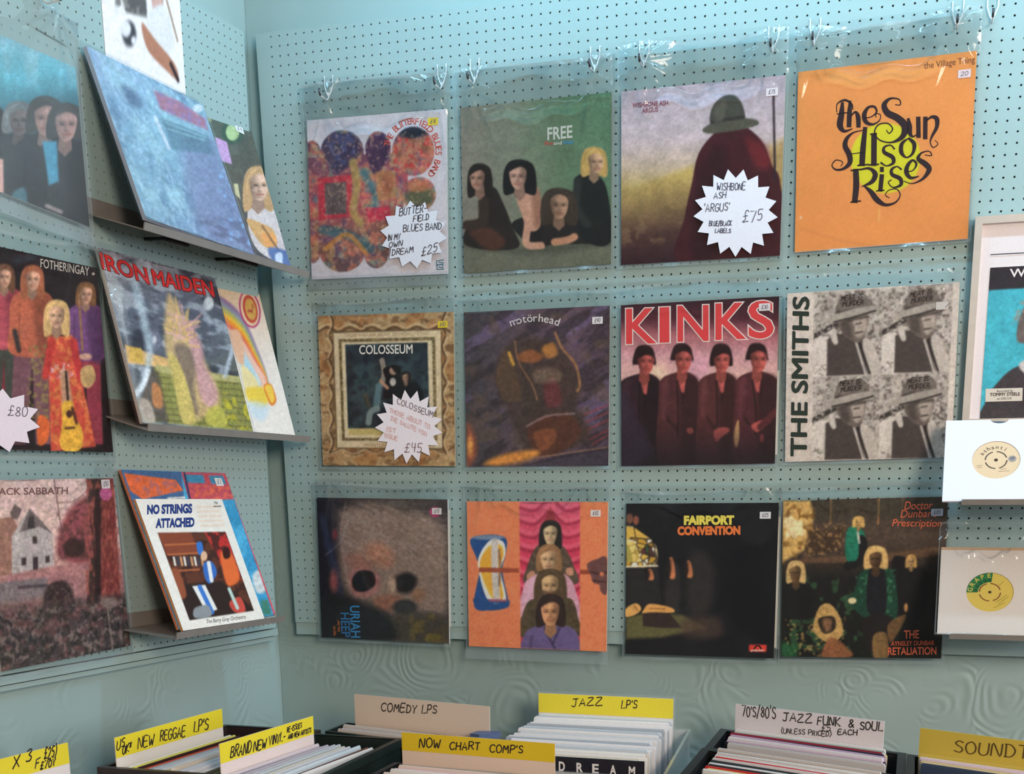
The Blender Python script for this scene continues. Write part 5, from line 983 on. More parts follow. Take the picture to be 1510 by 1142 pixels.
# ------------------------------------------------------------------ hanging albums
def sleeve(parent, w, h, top=0.05, bottom=0.008, side=0.006, hooks=(), seed=1, wave=1.0, back=0.0052, flap=None, flare=0.0, film=None):
    """Polythene bag round a cover: a front sheet that billows towards its hooks and a back sheet."""
    r = random.Random(seed); x0, x1 = -w / 2 - side, w / 2 + side; z0, z1 = -h / 2 - bottom, h / 2 + top
    nx, nz = 96, 120; xs = np.linspace(x0, x1, nx); zs = np.linspace(z0, z1, nz); X, Z = np.meshgrid(xs, zs)
    Y = np.full(X.shape, -0.0016)
    above = np.clip((Z - h / 2 + 0.01) / 0.06, 0, 1)
    lo = np.clip((-h / 2 - Z) / max(bottom, 1e-4), 0, 1)
    Y += -0.0005 * wave * (np.sin(X * 38 + seed) * np.sin(Z * 27 + 2 * seed) + 1)
    hk = list(hooks) or [(-w * 0.36, h / 2 + 0.045), (w * 0.36, h / 2 + 0.045)]
    for (hx, hz) in hk:
        d = np.hypot(X - hx, Z - hz); a = np.arctan2(X - hx, hz - Z)
        Y -= wave * np.exp(-(d / 0.04) ** 2) * 0.016
        Y -= wave * np.exp(-d / 0.07) * 0.0075 * (np.maximum(np.sin(a * 6 + r.uniform(0, 6)), 0) ** 3 + 0.6 * np.maximum(np.sin(a * 11 + r.uniform(0, 6)), 0) ** 4) * np.clip(d / 0.012, 0, 1)
    if len(hk) == 2:
        t = np.clip((X - hk[0][0]) / (hk[1][0] - hk[0][0]), 0, 1); sag = hk[0][1] - 0.045 - 0.018 * np.sin(math.pi * t) + 0.006 * np.sin(t * 17 + seed)
        Y -= wave * 0.0085 * np.exp(-((Z - sag) / 0.007) ** 2) * np.clip(np.sin(math.pi * t) * 2, 0, 1)
    Y -= above * 0.004 * wave * (1 + np.sin(X * 55 + seed * 1.7))
    Y -= lo * (0.002 + flare + 0.002 * np.sin(X * 46 + seed))
    Y = np.minimum(Y, -0.0014)
    Zt = Z + np.where(Z > h / 2, 0.004 * np.sin(X * 19 + seed), 0)
    m = MB(); idx = np.arange(nx * nz).reshape(nz, nx)
    f = np.stack([idx[:-1, :-1], idx[:-1, 1:], idx[1:, 1:], idx[1:, :-1]], -1).reshape(-1, 4).tolist()
    m.add(np.stack([X, Y, Zt], -1).reshape(-1, 3), f, smooth=True)
    bt = flap if flap is not None else top + 0.012
    m.add([(x0, back, z0), (x1, back, z0), (x1, back - 0.001, h / 2 + bt), (x0, back - 0.001, h / 2 + bt)], [(0, 1, 2, 3)])
    # heat-sealed side seams and the folded lip
    for xx in (x0, x1): m.add([(xx, back, z0), (xx, -0.0018, z0), (xx, -0.0018, h / 2), (xx, back, h / 2)], [(0, 1, 2, 3)])
    def strip(cols, rows):
        k = idx[rows][:, cols]; P = np.stack([X, Y - 0.0004, Zt], -1)[rows][:, cols]; a, b = k.shape; q = np.arange(a * b).reshape(a, b)
        m.add(P.reshape(-1, 3), np.stack([q[:-1, :-1], q[:-1, 1:], q[1:, 1:], q[1:, :-1]], -1).reshape(-1, 4).tolist(), mi=1, smooth=True)
    strip(slice(0, nx), slice(0, 3 if bottom < .02 else 9)); strip(slice(0, 2), slice(0, nz)); strip(slice(nx - 2, nx), slice(0, nz))
    if top > .02: strip(slice(0, nx), slice(nz - 3, nz))
    return m.build('plastic_sleeve', [film or M_FILM, M_FILM_DULL], parent)

def sticker(parent, x, z, w=0.022, h=0.013, color=(236, 232, 236), text='£12'):
    s = Sheet([(0, 0), (100, 0), (100, 60), (0, 60)], w, h); s.rng.seed(int(x * 5000))
    s.mb.box(-w / 2, w / 2, -0.0002, 0.0002, -h / 2, h / 2, color)
    s.hand(text, (22, 44), (76, 42), 30, (120, 116, 126), 5, .0004)
    o = s.mb.build('price_sticker', M_PAPER, parent); o.location = (x, -0.0008, z); return o

def inner_edge(parent, w, z0, z1, color=(222, 216, 206), out=0.004):
    b = MB(); b.box(w / 2 - 0.02, w / 2 + out, 0.0012, 0.0026, z0, z1, color); b.build('inner_sleeve', M_PAPER, parent)

PLACED = {}
def album(sheet, M, label, group, ink=1.0):
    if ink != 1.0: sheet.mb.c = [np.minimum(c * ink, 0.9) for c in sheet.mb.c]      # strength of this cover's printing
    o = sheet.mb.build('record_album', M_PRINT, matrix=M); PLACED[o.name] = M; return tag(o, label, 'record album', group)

WALL = 'albums hanging on the pegboard wall'
def on_wall(x, z, a, t=0.0): return frame_matrix((x, -0.0045 - max(t, -0.01) * 0.1575, 1.55 + z), None, -max(t, -0.008), a)

def rel(x, z, a, hx, hz):
    dx, dz = hx - x, hz - 0.004 - (1.55 + z); return (dx * math.cos(a) + dz * math.sin(a), dz * math.cos(a) - dx * math.sin(a))

spec = [
 (art_clouds, -1.121, .615, -.016, 0, 'white album with a cloud-shaped colourful picture and a handwritten white star', (0, 1), .068, .022),
 (art_four_seated, -.773, .612, .004, 0, 'grey-green album showing four long-haired people sitting and lying on the ground', (2, 3), .066, .008),
 (art_caped, -.437, .609, 0, .024, 'album with a dark red caped figure seen from behind at dusk', (4, 5), .075, .008),
 (art_orange, -.097, .616, .017, .009, 'plain orange album with black swirling letters on a yellow disc', (6, 7), .066, .006),
 (art_frame_tan, -1.114, .224, -.017, .011, 'album printed as an ornate tan picture frame around a dark photo', None, .03, .01),
 (art_dark_engine, -.775, .219, -.003, 0, 'dark purple and bronze album with a small arched white title', None, .03, .006),
 (art_four_jackets, -.434, .218, .006, .025, 'album of four men in dark jackets under huge red letters', None, .035, .006),
 (art_portrait_quad, -.101, .224, .016, .06, 'black and white album of four repeated portraits with a vertical title', None, .028, .006),
 (art_cobweb, -1.137, -.161, -.017, .01, 'dark brown cobweb album with blue sideways lettering and a pink dot', None, .03, .008),
 (art_red_drape, -.777, -.169, -.007, .004, 'orange album with a red curtain panel of four stacked heads', None, .032, .026),
 (art_lamp_dark, -.422, -.173, .002, 0, 'black album with a patchwork glass lamp and yellow and orange title', None, .026, .01),
 (art_forest_band, -.096, -.165, .020, .009, 'dark green and brown album of a band among trees with orange script', None, .026, .01)]
A = []
for k, (fn, x, z, a, t, lab, hk, top, bot) in enumerate(spec):
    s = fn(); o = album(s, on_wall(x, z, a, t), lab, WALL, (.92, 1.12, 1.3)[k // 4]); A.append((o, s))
    hooks = [rel(x, z, a, HOOKS[i][0], HOOKS[i][1]) for i in hk] if hk else ()
    sleeve(o, .315, .315, top, bot, .006, hooks, seed=k + 2, wave=1.0 if k < 4 else .35, flare=.008 if k == 9 else 0.0)
U = .1575
for k, (x, z, c, t) in {0: (.128, .136, (236, 214, 60), '£8'), 2: (.133, .131, (238, 230, 236), '£75'), 3: (.138, .122, (232, 214, 216), '20'), 4: (.133, .133, (236, 212, 54), '£10'), 5: (.132, .130, (236, 228, 232), '£40'),
                        6: (.13, .139, (232, 226, 232), '£30'), 7: (.128, .118, (214, 208, 204), '1'), 8: (.132, .132, (236, 230, 232), '£15'), 9: (.131, .134, (236, 232, 230), '£12'), 10: (.131, .133, (230, 230, 236), '£25'), 11: (.138, .128, (196, 200, 214), '£20')}.items():
    sticker(A[k][0], x, z, .022, .0135, c, t)
for k, z0, z1 in ((6, -.14, .02), (8, -.12, .135), (10, -.135, .13)): inner_edge(A[k][0], .315, z0, z1)

# ------------------------------------------------------------------ handwritten starburst tickets on the sleeves
def ticket(base, fn, label):
    o0, s0 = base; s = Sheet(s0.quad, s0.w, s0.h); fn(s)
    o = s.mb.build('price_ticket', M_PAPER, matrix=PLACED[o0.name].copy()); return tag(o, label, 'price ticket', 'handwritten starburst tickets')
LF = .0062; LT = .0066
def tk_clouds(s):
    s.rng.seed(3); s.star((808, 905), 112, 142, 14, (216, 214, 222), .12, LF)
    for t, p, q, h in (('BUTTER-', (748, 826), (862, 810), 30), ('FIELD', (806, 852), (872, 842), 24), ('BLUES BAND', (764, 894), (925, 884), 28), ('IN MY', (698, 930), (752, 924), 24), ('OWN', (704, 960), (760, 952), 22), ('DREAM', (716, 992), (806, 980), 24), ('£25', (842, 996), (908, 976), 36)): s.hand(t, p, q, h, (70, 66, 74), 3.6, LT)
def tk_caped(s):
    s.rng.seed(5); s.star((557, 842), 140, 178, 17, (224, 220, 228), .1, LF, 186)
    for t, p, q, h in (('WISHBONE', (478, 748), (598, 744), 30), ('ASH', (466, 782), (516, 780), 26), ("'ARGUS'", (424, 838), (530, 832), 32), ('£75', (586, 884), (668, 874), 46), ('BLUE/BLACK', (446, 898), (540, 896), 20), ('LABELS', (470, 926), (536, 926), 18)): s.hand(t, p, q, h, (70, 74, 92), 3.4, LT)
def tk_tan(s):
    s.rng.seed(8); s.star((652, 825), 150, 200, 17, (236, 226, 232), .16, LF, 214)
    for t, p, q, h, c in (('COLOSSEUM', (584, 690), (794, 772), 34, (120, 104, 116)), ('THOSE ABOUT TO', (540, 740), (776, 838), 26, (222, 178, 178)), ('DIE SALUTE YOU', (548, 786), (756, 878), 24, (222, 178, 178)), ('1ST', (518, 848), (576, 862), 26, (222, 176, 170)), ('ISSUE', (506, 884), (584, 904), 24, (222, 176, 170)), ('£45', (628, 968), (726, 972), 54, (120, 84, 92))): s.hand(t, p, q, h, c, 4.4, LT)
ticket(A[0], tk_clouds, 'white starburst ticket on the cloud-shaped picture album, priced £25')
ticket(A[2], tk_caped, 'white starburst ticket priced £75 on the caped figure album')
ticket(A[4], tk_tan, 'white starburst ticket with faint red writing on the tan frame album')

# ------------------------------------------------------------------ the side wall: hanging albums, shelf albums, poster
SIDE = 'albums on the side wall'
s = art_three_faces(); o = album(s, frame_matrix((-1.4545, -.683, 2.177), YAW, .0857, -.0856), 'blue-green album with faces fading into dark, hanging above the costumed musicians album', SIDE)
sleeve(o, .295, .295, .05, .035, .008, [(.105, .20)], 3, .6, back=.0045, film=M_FILM_DULL)
s = art_costumes(); o2 = album(s, frame_matrix((-1.445, -.6945, 1.7905), .0934, .001, .0117), 'dark album painted with costumed musicians and a yellow guitar', SIDE); sleeve(o2, .32, .32, .03, .016, .007, (), 5, .4, back=.0045)
P = (o2, s)
def tk_eighty(t):
    t.rng.seed(2); t.star((-20, 890), 140, 190, 11, (226, 210, 218), .2, LF, 150); t.hand('£80', (14, 866), (104, 872), 44, (90, 84, 92), 4, LT)
ticket(P, tk_eighty, 'pinkish white starburst ticket priced £80 on the costumed musicians album')
s = art_mill(); o = album(s, frame_matrix((-1.4532, -.6787, 1.4251), .0926, .0054, .0245), 'pinkish album with an old mill house, bare trees and undergrowth', SIDE); sleeve(o, .315, .315, .02, .015, .006, (), 6, .35, back=.0045); sticker(o, .135, .147, .022, .016, (214, 206, 206), '£50')
SH = 'albums leaning on the steel shelves'
s = art_guitar_woman(); o = album(s, frame_matrix((-1.3757, -.1775, 2.179), .1159, .3278, -.0592), 'olive album of a fair-haired guitarist, half behind the blue seascape album', SH); sticker(o, .105, .138, .026, .014, (226, 226, 226), '£9')
s = art_seascape(); o = album(s, frame_matrix((-1.3619, -.3688, 2.171), .0936, .3624, -.0309), 'thick blue seascape album leaning on the top steel shelf', SH); sleeve(o, .311, .311, .004, .002, .004, (), 9, .3, back=.0095)
s = art_rainbow(); o = album(s, frame_matrix((-1.3805, -.1765, 1.8345), .0978, .2505, -.0088), 'cream album with a rainbow, half behind the brick wall album', SH)
s = art_brick_dusk(); o = album(s, frame_matrix((-1.3716, -.3798, 1.834), .1329, .2514, -.0127), 'album with jagged red title over a brick wall under night clouds', SH); sleeve(o, .315, .315, .006, .002, .005, [(-.13, .1)], 11, .7, back=.0095)
s = art_comic_panels(); MC = frame_matrix((-1.3645, -.3598, 1.4535), .0888, .3532, -.0054); o = album(s, MC, 'blue, orange and red comic panel album behind the smaller puppet theatre album', SH); sticker(o, .125, .137, .024, .017, (220, 220, 220), '£7')
s = art_puppets(); album(s, MC @ Matrix.Translation((-.0264, -.0078, -.033)), 'smaller white album with blue title above a photo of a cluttered puppet theatre', SH)
s = art_poster(); tag(s.mb.build('poster', M_PAPER, matrix=LEFT @ Matrix.Translation((-.340, -.0012, 2.472))), 'white paper poster of a seated figure pinned above the blue seascape album', 'poster')

# ------------------------------------------------------------------ framed sheet music on the back wall
def box_frame(name, x0, x1, z0, z1, t, y0, y1, mat, parent=None, M=None):
    m = MB(); o = [(x0, z0), (x1, z0), (x1, z1), (x0, z1)]; i = [(x0 + t, z0 + t), (x1 - t, z0 + t), (x1 - t, z1 - t), (x0 + t, z1 - t)]
    v = [(a, y0, b) for a, b in o] + [(a, y0, b) for a, b in i] + [(a, y1, b) for a, b in o] + [(a, y0 + .010, b) for a, b in i]
    f = []
    for k in range(4):
        j = (k + 1) % 4; f += [(k, j, 4 + j, 4 + k), (4 + k, 4 + j, 12 + j, 12 + k), (j, k, 8 + k, 8 + j)]
    m.add(v, f); return m.build(name, mat, parent, M)
FM = frame_matrix((.255, -.0165, 1.862), None, -.01, .0)
fr = box_frame('picture_frame', -.181, .181, -.186, .184, .013, 0.0, .02, M_SILVER, None, FM)
tag(fr, 'silver picture frame holding a blue song sheet, above the white paper record sleeve', 'picture frame')
m = MB(); m.box(-.170, .170, .0095, .012, -.175, .173, (226, 214, 214)); m.build('mount', M_PAPER, fr)
s = Sheet([(182, 348), (958, 290), (904, 1236), (118, 1260)], .262, .300, N=190); s.fill((70, 170, 186)); s.grain(60, .06, 2); s.poly([(170, 330), (980, 270), (980, 400), (160, 468)], (48, 42, 46), soft=3)
s.blob([(110, 1300), (150, 1080), (210, 970), (300, 880), (420, 850), (600, 860), (720, 960), (800, 1300)], (66, 58, 60), soft=4); s.person(455, 680, 150, (178, 160, 156), (104, 92, 88), (66, 58, 60), .4, .95, .1, 0, fringe=.2); s.blob([(330, 880), (370, 830), (540, 830), (580, 880), (450, 960)], (200, 190, 186), soft=8); s.tint(14, (150, 134, 124), 4, .5, .6, .7, m=s.mask([(290, 640), (330, 520), (460, 490), (600, 540), (610, 620), (460, 570)], soft=20))
s.surface(.0008); s.text('WHAT A MOUTH', (280, 396), (862, 352), 42, (226, 214, 212), .01)
s.plane([(156, 996), (346, 988), (344, 1060), (154, 1068)], (212, 200, 186), .0004); D = (60, 52, 52)
s.text('Recorded by', (214, 1014), (296, 1010), 12, D, .0, .0008); s.text('TOMMY STEELE', (178, 1036), (332, 1030), 17, D, .02, .0008); s.text('on DECCA', (214, 1056), (290, 1052), 12, D, .0, .0008)
s.ribbon([(184, 281), (940, 224)], 5, (66, 58, 60), .0004, curve=False)
p = s.mb.build('song_sheet', M_PAPER, fr); p.location = (-.018, .0085, -.054)
# ------------------------------------------------------------------ 7-inch singles on folded ledges
def single(center, lean, label, quad, paper, ring, colour, draw, sleeve_hole, plastic=False):
    M = frame_matrix(center, None, lean, .0)
    h = .09; n = 40; m = MB()
    notch = [(.016 * math.cos(a) + 0.004, h - .0085 * math.sin(a)) for a in np.linspace(math.pi, 0, 9)] if not plastic else []
    outer = [(-h, -h), (h, -h), (h, h)] + [(x, z) for x, z in notch[::-1]] + [(-h, h)]
    cx, cz = 0.0, 0.0; hole = [(cx + sleeve_hole * math.cos(2 * math.pi * k / n), cz + sleeve_hole * math.sin(2 * math.pi * k / n)) for k in range(n)]
    # front panel with a round window: each ring sector reaches out to the sheet's edge
    def edge_at(a):
        d = (math.cos(a), math.sin(a)); best = 1e9
        for i in range(len(outer)):
            p, q = outer[i], outer[(i + 1) % len(outer)]; e = (q[0] - p[0], q[1] - p[1]); den = d[0] * e[1] - d[1] * e[0]
            if abs(den) < 1e-12: continue
            t = (p[0] * e[1] - p[1] * e[0]) / den; u = (p[0] * d[1] - p[1] * d[0]) / den
            if t > 0 and -1e-6 <= u <= 1 + 1e-6: best = min(best, t)
        return (d[0] * best, d[1] * best)
    ang = sorted(set([2 * math.pi * k / 96 for k in range(96)] + [math.atan2(z, x) % (2 * math.pi) for x, z in outer])); k = len(ang)
    v = [(sleeve_hole * math.cos(a), 0, sleeve_hole * math.sin(a)) for a in ang] + [(edge_at(a)[0], 0, edge_at(a)[1]) for a in ang]
    v += [(x, .0006, z) for x, y, z in v]
    f = []
    for i in range(k):
        j = (i + 1) % k; f += [(i, j, k + j, k + i), (2 * k + i, 2 * k + j, j, i), (k + i, k + j, 3 * k + j, 3 * k + i)]
    m.add(v, [t[::-1] for t in f], paper); m.box(-h, h, .0030, .0036, -h, h * (.93 if not plastic else 1), paper); m.box(-h, h, .0004, .0032, -h, -h + .0008, paper); m.box(-h, -h + .0008, .0004, .0032, -h, h * .95, paper)
    o = m.build('record_single', M_PAPER, matrix=M); tag(o, label, 'record single', 'seven-inch singles on ledges')
    d = MB(); N = 64; R = .0875
    d.add([(R * math.cos(2 * math.pi * i / N), y, R * math.sin(2 * math.pi * i / N)) for y in (.0014, .0024) for i in range(N)], [tuple(range(N))[::-1], tuple(range(N, 2 * N))] + [(i, (i + 1) % N, N + (i + 1) % N, N + i) for i in range(N)], (28, 27, 29)); dv = d.build('vinyl_disc', M_BLACK, o)
    s = Sheet(quad, .0826); c = [(s.loc([((quad[0][0] + quad[1][0]) / 2, 0)])[0])]
    s.mb.add([(.0413 * math.cos(2 * math.pi * i / N), 0, .0413 * math.sin(2 * math.pi * i / N)) for i in range(N)] + [(0, 0, 0)], [(i, (i + 1) % N, N) for i in range(N)], colour)
    draw(s); lb = s.mb.build('record_label', M_PAPER, dv); lb.location = (0, .0010, 0); return o
def ring_marks(s, c, r, col, w, hub):
    for a0, a1 in ((10, 78), (102, 168), (190, 258), (282, 348)): s.ribbon([(c[0] + r * math.cos(math.radians(a)), c[1] - r * math.sin(math.radians(a))) for a in np.linspace(a0 + 8, a1 + 8, 9)], w, col, .0003)
    s.mb.add(s.loc([(c[0] + hub * math.cos(t), c[1] - hub * math.sin(t)) for t in np.linspace(0, 2 * math.pi, 16, endpoint=False)], .0004), [tuple(range(16))], (70, 52, 44))
def d_cream(s):
    K = (74, 68, 66); ring_marks(s, (500, 500), 225, K, 26, 40)
    s.arc('ashanti', (500, 500), 300, 158, 48, 100, K, .0, .0004); s.star((835, 470), 70, 100, 9, (146, 140, 138), 0, .0002); s.text('UP', (800, 490), (880, 470), 50, (90, 84, 84), .02)
    for y, a, b in ((650, 100, 220), (700, 120, 200), (740, 600, 720), (800, 560, 780)): s.ribbon([(a, y), (b, y - 10)], 14, (170, 146, 126), .0003, curve=False)
def d_green(s):
    G = (46, 120, 70); s.mb.add(s.loc([(500 + r * math.cos(math.radians(a)), 500 - r * math.sin(math.radians(a))) for r, aa in ((500, np.linspace(84, 182, 24)), (255, np.linspace(182, 84, 24))) for a in aa], .0002), [(i, i + 1, 46 - i, 47 - i) for i in range(23)], G)
    s.arc('GRAPE', (500, 500), 375, 182, 84, 105, (214, 196, 90), .01, .0004)
    for a in (172, 152, 132, 110, 92): s.mb.add(s.loc([(500 + 310 * math.cos(math.radians(a)) + 42 * math.cos(t), 500 - 310 * math.sin(math.radians(a)) - 42 * math.sin(t)) for t in np.linspace(0, 2 * math.pi, 14, endpoint=False)], .0005), [tuple(range(14))], (34, 92, 56))
    ring_marks(s, (500, 500), 225, (130, 74, 50), 26, 36)
    for a, b in (((690, 330), (780, 220)), ((640, 760), (860, 560)), ((680, 810), (900, 600)), ((600, 900), (820, 760))): s.ribbon([a, b], 12, (150, 140, 60), .0003, curve=False)
Q0 = [(0, 0), (1000, 0), (1000, 1000), (0, 1000)]
single((.1345, -.112, 1.611), .62, 'seven-inch record with cream label in a plain white paper sleeve', Q0, (226, 222, 229), 0, (222, 192, 156), d_cream, .0415)
sg2 = single((.1405, -.112, 1.372), .60, 'seven-inch record with green and yellow label in a clear sleeve', Q0, (214, 206, 200), 0, (214, 190, 92), d_green, .0415, True)
b = MB(); b.box(-.0895, .0895, .0038, .0046, -.088, .0985, (196, 164, 132)); b.build('backing_card', M_PAPER, sg2)
sleeve(sg2, .18, .18, .05, .003, .005, (), 15, .5, back=.0054)
def ledge(x0, x1, z, label, d=.175):
    m = MB(); t = .002; z2 = z - .004
    sec = [(0, z + .05), (0, z), (d, z2), (d + .003, z2 + .010), (d + .001, z2 + .010), (d - t, z2 + t), (t, z + t), (t, z + .05)]; n = len(sec)
    m.add([(x0, WY - p - .0005, q) for p, q in sec] + [(x1, WY - p - .0005, q) for p, q in sec], [(i, (i + 1) % n, n + (i + 1) % n, n + i) for i in range(n)] + [(0, 1, 6, 7)[::-1], (1, 2, 5, 6)[::-1], (2, 3, 4, 5)[::-1], (n, n + 1, n + 6, n + 7), (n + 1, n + 2, n + 5, n + 6), (n + 2, n + 3, n + 4, n + 5)])
    tag(m.build('record_ledge', M_SHELF), label, 'ledge', 'folded ledges for singles')
ledge(.078, .30, 1.535, 'grey folded ledge carrying the single in the white paper sleeve'); ledge(.072, .30, 1.293, 'grey folded ledge carrying the single in the clear sleeve')

# ------------------------------------------------------------------ crates, divider cards and the records packed in them
ZT = 1.10; ZB = .762
def crate(poly, z1, mat, label, name='record_crate', t=.006, rim=.008, z0=ZB, color=(60, 60, 60), drop=None):
    c = np.mean(poly, 0); n = len(poly); m = MB(); P = np.array(poly, float)
    def inset(d):
        out = []
        for i in range(n):
            a, b, e = P[i - 1], P[i], P[(i + 1) % n]; u = (b - a) / np.linalg.norm(b - a); w = (e - b) / np.linalg.norm(e - b)
            n1 = np.array([-u[1], u[0]]); n2 = np.array([-w[1], w[0]])
            if n1 @ (c - b) < 0: n1 = -n1
            if n2 @ (c - b) < 0: n2 = -n2
            A_ = np.array([n1, n2]); out.append(b + np.linalg.solve(A_, np.array([d, d])))
        return np.array(out)
    I = inset(t)
    v = [(*p, z0) for p in P] + [(*p, z1) for p in P] + [(*p, z1) for p in I] + [(*p, z0 + t) for p in I]; f = [tuple(range(n))[::-1], tuple(range(3 * n, 4 * n))]
    for i in range(n):
        j = (i + 1) % n; f += [(i, j, n + j, n + i), (n + i, n + j, 2 * n + j, 2 * n + i), (2 * n + i, 2 * n + j, 3 * n + j, 3 * n + i)]
    m.add(v, f); o = m.build(name, mat); tag(o, label, 'crate', 'record crates along the walls')
    R = inset(-rim * .6); r = MB(); v = [(*p, z1 - .014) for p in R] + [(*p, z1 + .002) for p in R] + [(*p, z1 + .002) for p in inset(t * 1.1)] + [(*p, z1 - .014) for p in inset(-.0003)]; f = []
    for i in range(n):
        j = (i + 1) % n; f += [(i, j, n + j, n + i), (n + i, n + j, 2 * n + j, 2 * n + i), (3 * n + j, 3 * n + i, i, j)]
    r.add(v, f); r.build('rim', mat, o); return o

def records(a, b, step, n, ztop, cols, group, label, h=.312, lean=.0, seed=1, thick=.0036, jit=.004, step_dir=None, shrink=.0, rise=0.0):
    """n sleeves standing one behind the other: the first runs from A to B (plan view), each next one STEP nearer."""
    r = random.Random(seed); a = np.array(a, float); b = np.array(b, float); u = (b - a) / np.linalg.norm(b - a); L = np.linalg.norm(b - a)
    sd = np.array(step_dir, float) if step_dir is not None else np.array([u[1], -u[0]])
    protos = {}
    for i in range(n):
        c = cols[r.randrange(len(cols))] if not isinstance(cols, dict) else cols[i]
        key = tuple(c)
        if key not in protos:
            m = MB(); w = L - .004; t = thick; e = .0005
            m.box(-w / 2, w / 2, -t / 2, t / 2, 0, h - .004, c, skip=('top',))
            cc = np.array(c, float); x = w / 2
            m.add([(-x, -t / 2, h - .004), (x, -t / 2, h - .004), (x, t / 2, h - .004), (-x, t / 2, h - .004), (-x + .002, -t / 2 + e, h), (x - .002, -t / 2 + e, h), (x - .002, t / 2 - e, h), (-x + .002, t / 2 - e, h)], [(0, 1, 5, 4), (1, 2, 6, 5), (2, 3, 7, 6), (3, 0, 4, 7), (4, 5, 6, 7)], c)
            o = m.build('packed_record', M_PRINT); protos[key] = o; new = o
        else:
            new = protos[key].copy(); COL.objects.link(new)
        p = (a + b) / 2 + sd * step * i + u * r.uniform(-jit, jit)
        M = Matrix.Identity(4); ca, sa = u[0], u[1]; tl = lean + r.uniform(-.004, .004)
        R_ = Matrix(((ca, -sa, 0, 0), (sa, ca, 0, 0), (0, 0, 1, 0), (0, 0, 0, 1))) @ Matrix.Rotation(tl, 4, 'X') @ Matrix.Rotation(r.uniform(-.006, .006), 4, 'Y')
        zt = ztop + rise * i + r.uniform(-.004, .003)
        new.matrix_world = Matrix.Translation((p[0], p[1], zt - h)) @ R_
        tag(new, label, 'record', group)

def card(a, b, z0, z1, label, quad, tape, texts, color=(228, 214, 208), yellow=(226, 206, 56), lean=0.0, ink=(50, 44, 42), curl=0.0, depth=.30):
    """A tall divider card standing among the records from A to B; the strip above Z0 shows. TAPE: how much of the strip is yellow."""
    a = np.array(a, float); b = np.array(b, float); u = (b - a) / np.linalg.norm(b - a); w = float(np.linalg.norm(b - a)); h = z1 - z0
    M = Matrix.Identity(4)
    for i in range(2): M[i][0] = u[i]
    M[0][1] = -u[1]; M[1][1] = u[0]; M[0][3], M[1][3] = (a + b) / 2; M[2][3] = (z0 + z1) / 2
    s = Sheet(quad, w, h); s.rng.seed(len(label)); y = -h / 2
    s.mb.box(-w / 2, w / 2, 0, .0012, y - depth, h / 2, color)
    if tape: s.mb.add([(-w / 2, -.0003, h / 2 - h * tape), (w / 2, -.0003, h / 2 - h * tape), (w / 2, -.0003, h / 2), (-w / 2, -.0003, h / 2)], [(0, 1, 2, 3)], yellow)
    for t, p, q, hh, ww in texts: s.hand(t, p, q, hh, ink, ww, .0006)
    o = s.mb.build('divider_card', M_PAPER, matrix=M @ Matrix.Rotation(lean, 4, 'X')); return tag(o, label, 'divider card', 'handwritten divider cards')

WH = [(222, 222, 226), (206, 210, 216), (190, 196, 204), (228, 226, 224), (170, 178, 188), (214, 206, 196), (232, 230, 232)]
# comedy, at the back
crate([(-1.112, -.262), (-.759, -.340), (-.759, -.434), (-1.112, -.356)], 1.088, M_GREEN_BLACK, 'dark green crate of comedy records behind the yellow chart compilations card', rim=.004, t=.004)
card((-1.086, -.278), (-.7665, -.347), 1.096, 1.154, 'plain cream divider card lettered COMEDY LPS', [(845, 188), (1597, 205), (1597, 330), (852, 300)], 0, [('COMEDY', (990, 250), (1182, 250), 34, 5), ('LPS', (1212, 250), (1294, 246), 32, 5)], (226, 208, 194))
records((-1.098, -.290), (-.776, -.361), .0105, 6, 1.094, {0: (110, 80, 84), 1: (214, 192, 160), 2: (224, 206, 176), 3: (206, 200, 198), 4: (196, 190, 196), 5: (210, 200, 196)}, 'records packed in the comedy crate', 'record sleeve packed edge-on in the comedy crate', seed=2, lean=-.02, step_dir=(0, -1), jit=.002)
b = MB(); b.prism([(-.790, -.352), (-.745, -.343), (-.742, -.36), (-.775, -.385), (-.795, -.38)], 1.096, 1.106); tag(b.build('plastic_clip', M_BLUE), 'slate blue plastic clip on the corner of the comedy crate', 'clip')
# jazz, in a clear tub
crate([(-.7505, -.066), (-.425, -.066), (-.392, -.51), (-.7505, -.51)], 1.072, M_TUB, 'milky clear plastic tub packed with white-sleeved jazz records', t=.003, rim=.004)
card((-.745, -.098), (-.455, -.098), 1.100, 1.142, 'yellow divider card lettered JAZZ LPS at the back of the clear tub', [(305, 216), (1240, 240), (1240, 350), (305, 335)], .98, [('JAZZ', (552, 292), (772, 284), 46, 7), ("LP'S", (904, 296), (1006, 292), 42, 7)], (226, 222, 220), (232, 214, 64))
b = MB(); b.box(-.7465, -.451, -.0945, -.0915, .80, 1.147, (196, 206, 206)); tag(b.build('plastic_divider', M_FILM_DULL), 'clear plastic divider sheet behind the yellow JAZZ LPS card', 'divider')
records((-.742, -.106), (-.452, -.106), .0094, 37, 1.098, WH, 'white sleeved jazz records in the clear tub', 'white-sleeved jazz record packed edge-on in the clear tub', seed=4, lean=-.015, jit=.006, step_dir=(.028, -1), thick=.0052, rise=-.0003)
s = Sheet([(430, 615), (1075, 640), (1072, 1100), (425, 1080)], .305, .312, N=90); s.fill((40, 40, 48)); s.poly([(440, 655), (1060, 690), (1060, 1100), (430, 1090)], (38, 38, 66), soft=10); s.line([(570, 730), (640, 690), (740, 690), (860, 760)], 30, (60, 120, 150), soft=20, a=.8); s.tint(60, (80, 56, 110), 3, .5, .64, .7, m=s.mask([(440, 680), (1060, 700), (1060, 1090), (430, 1090)])); s.surface(.004)
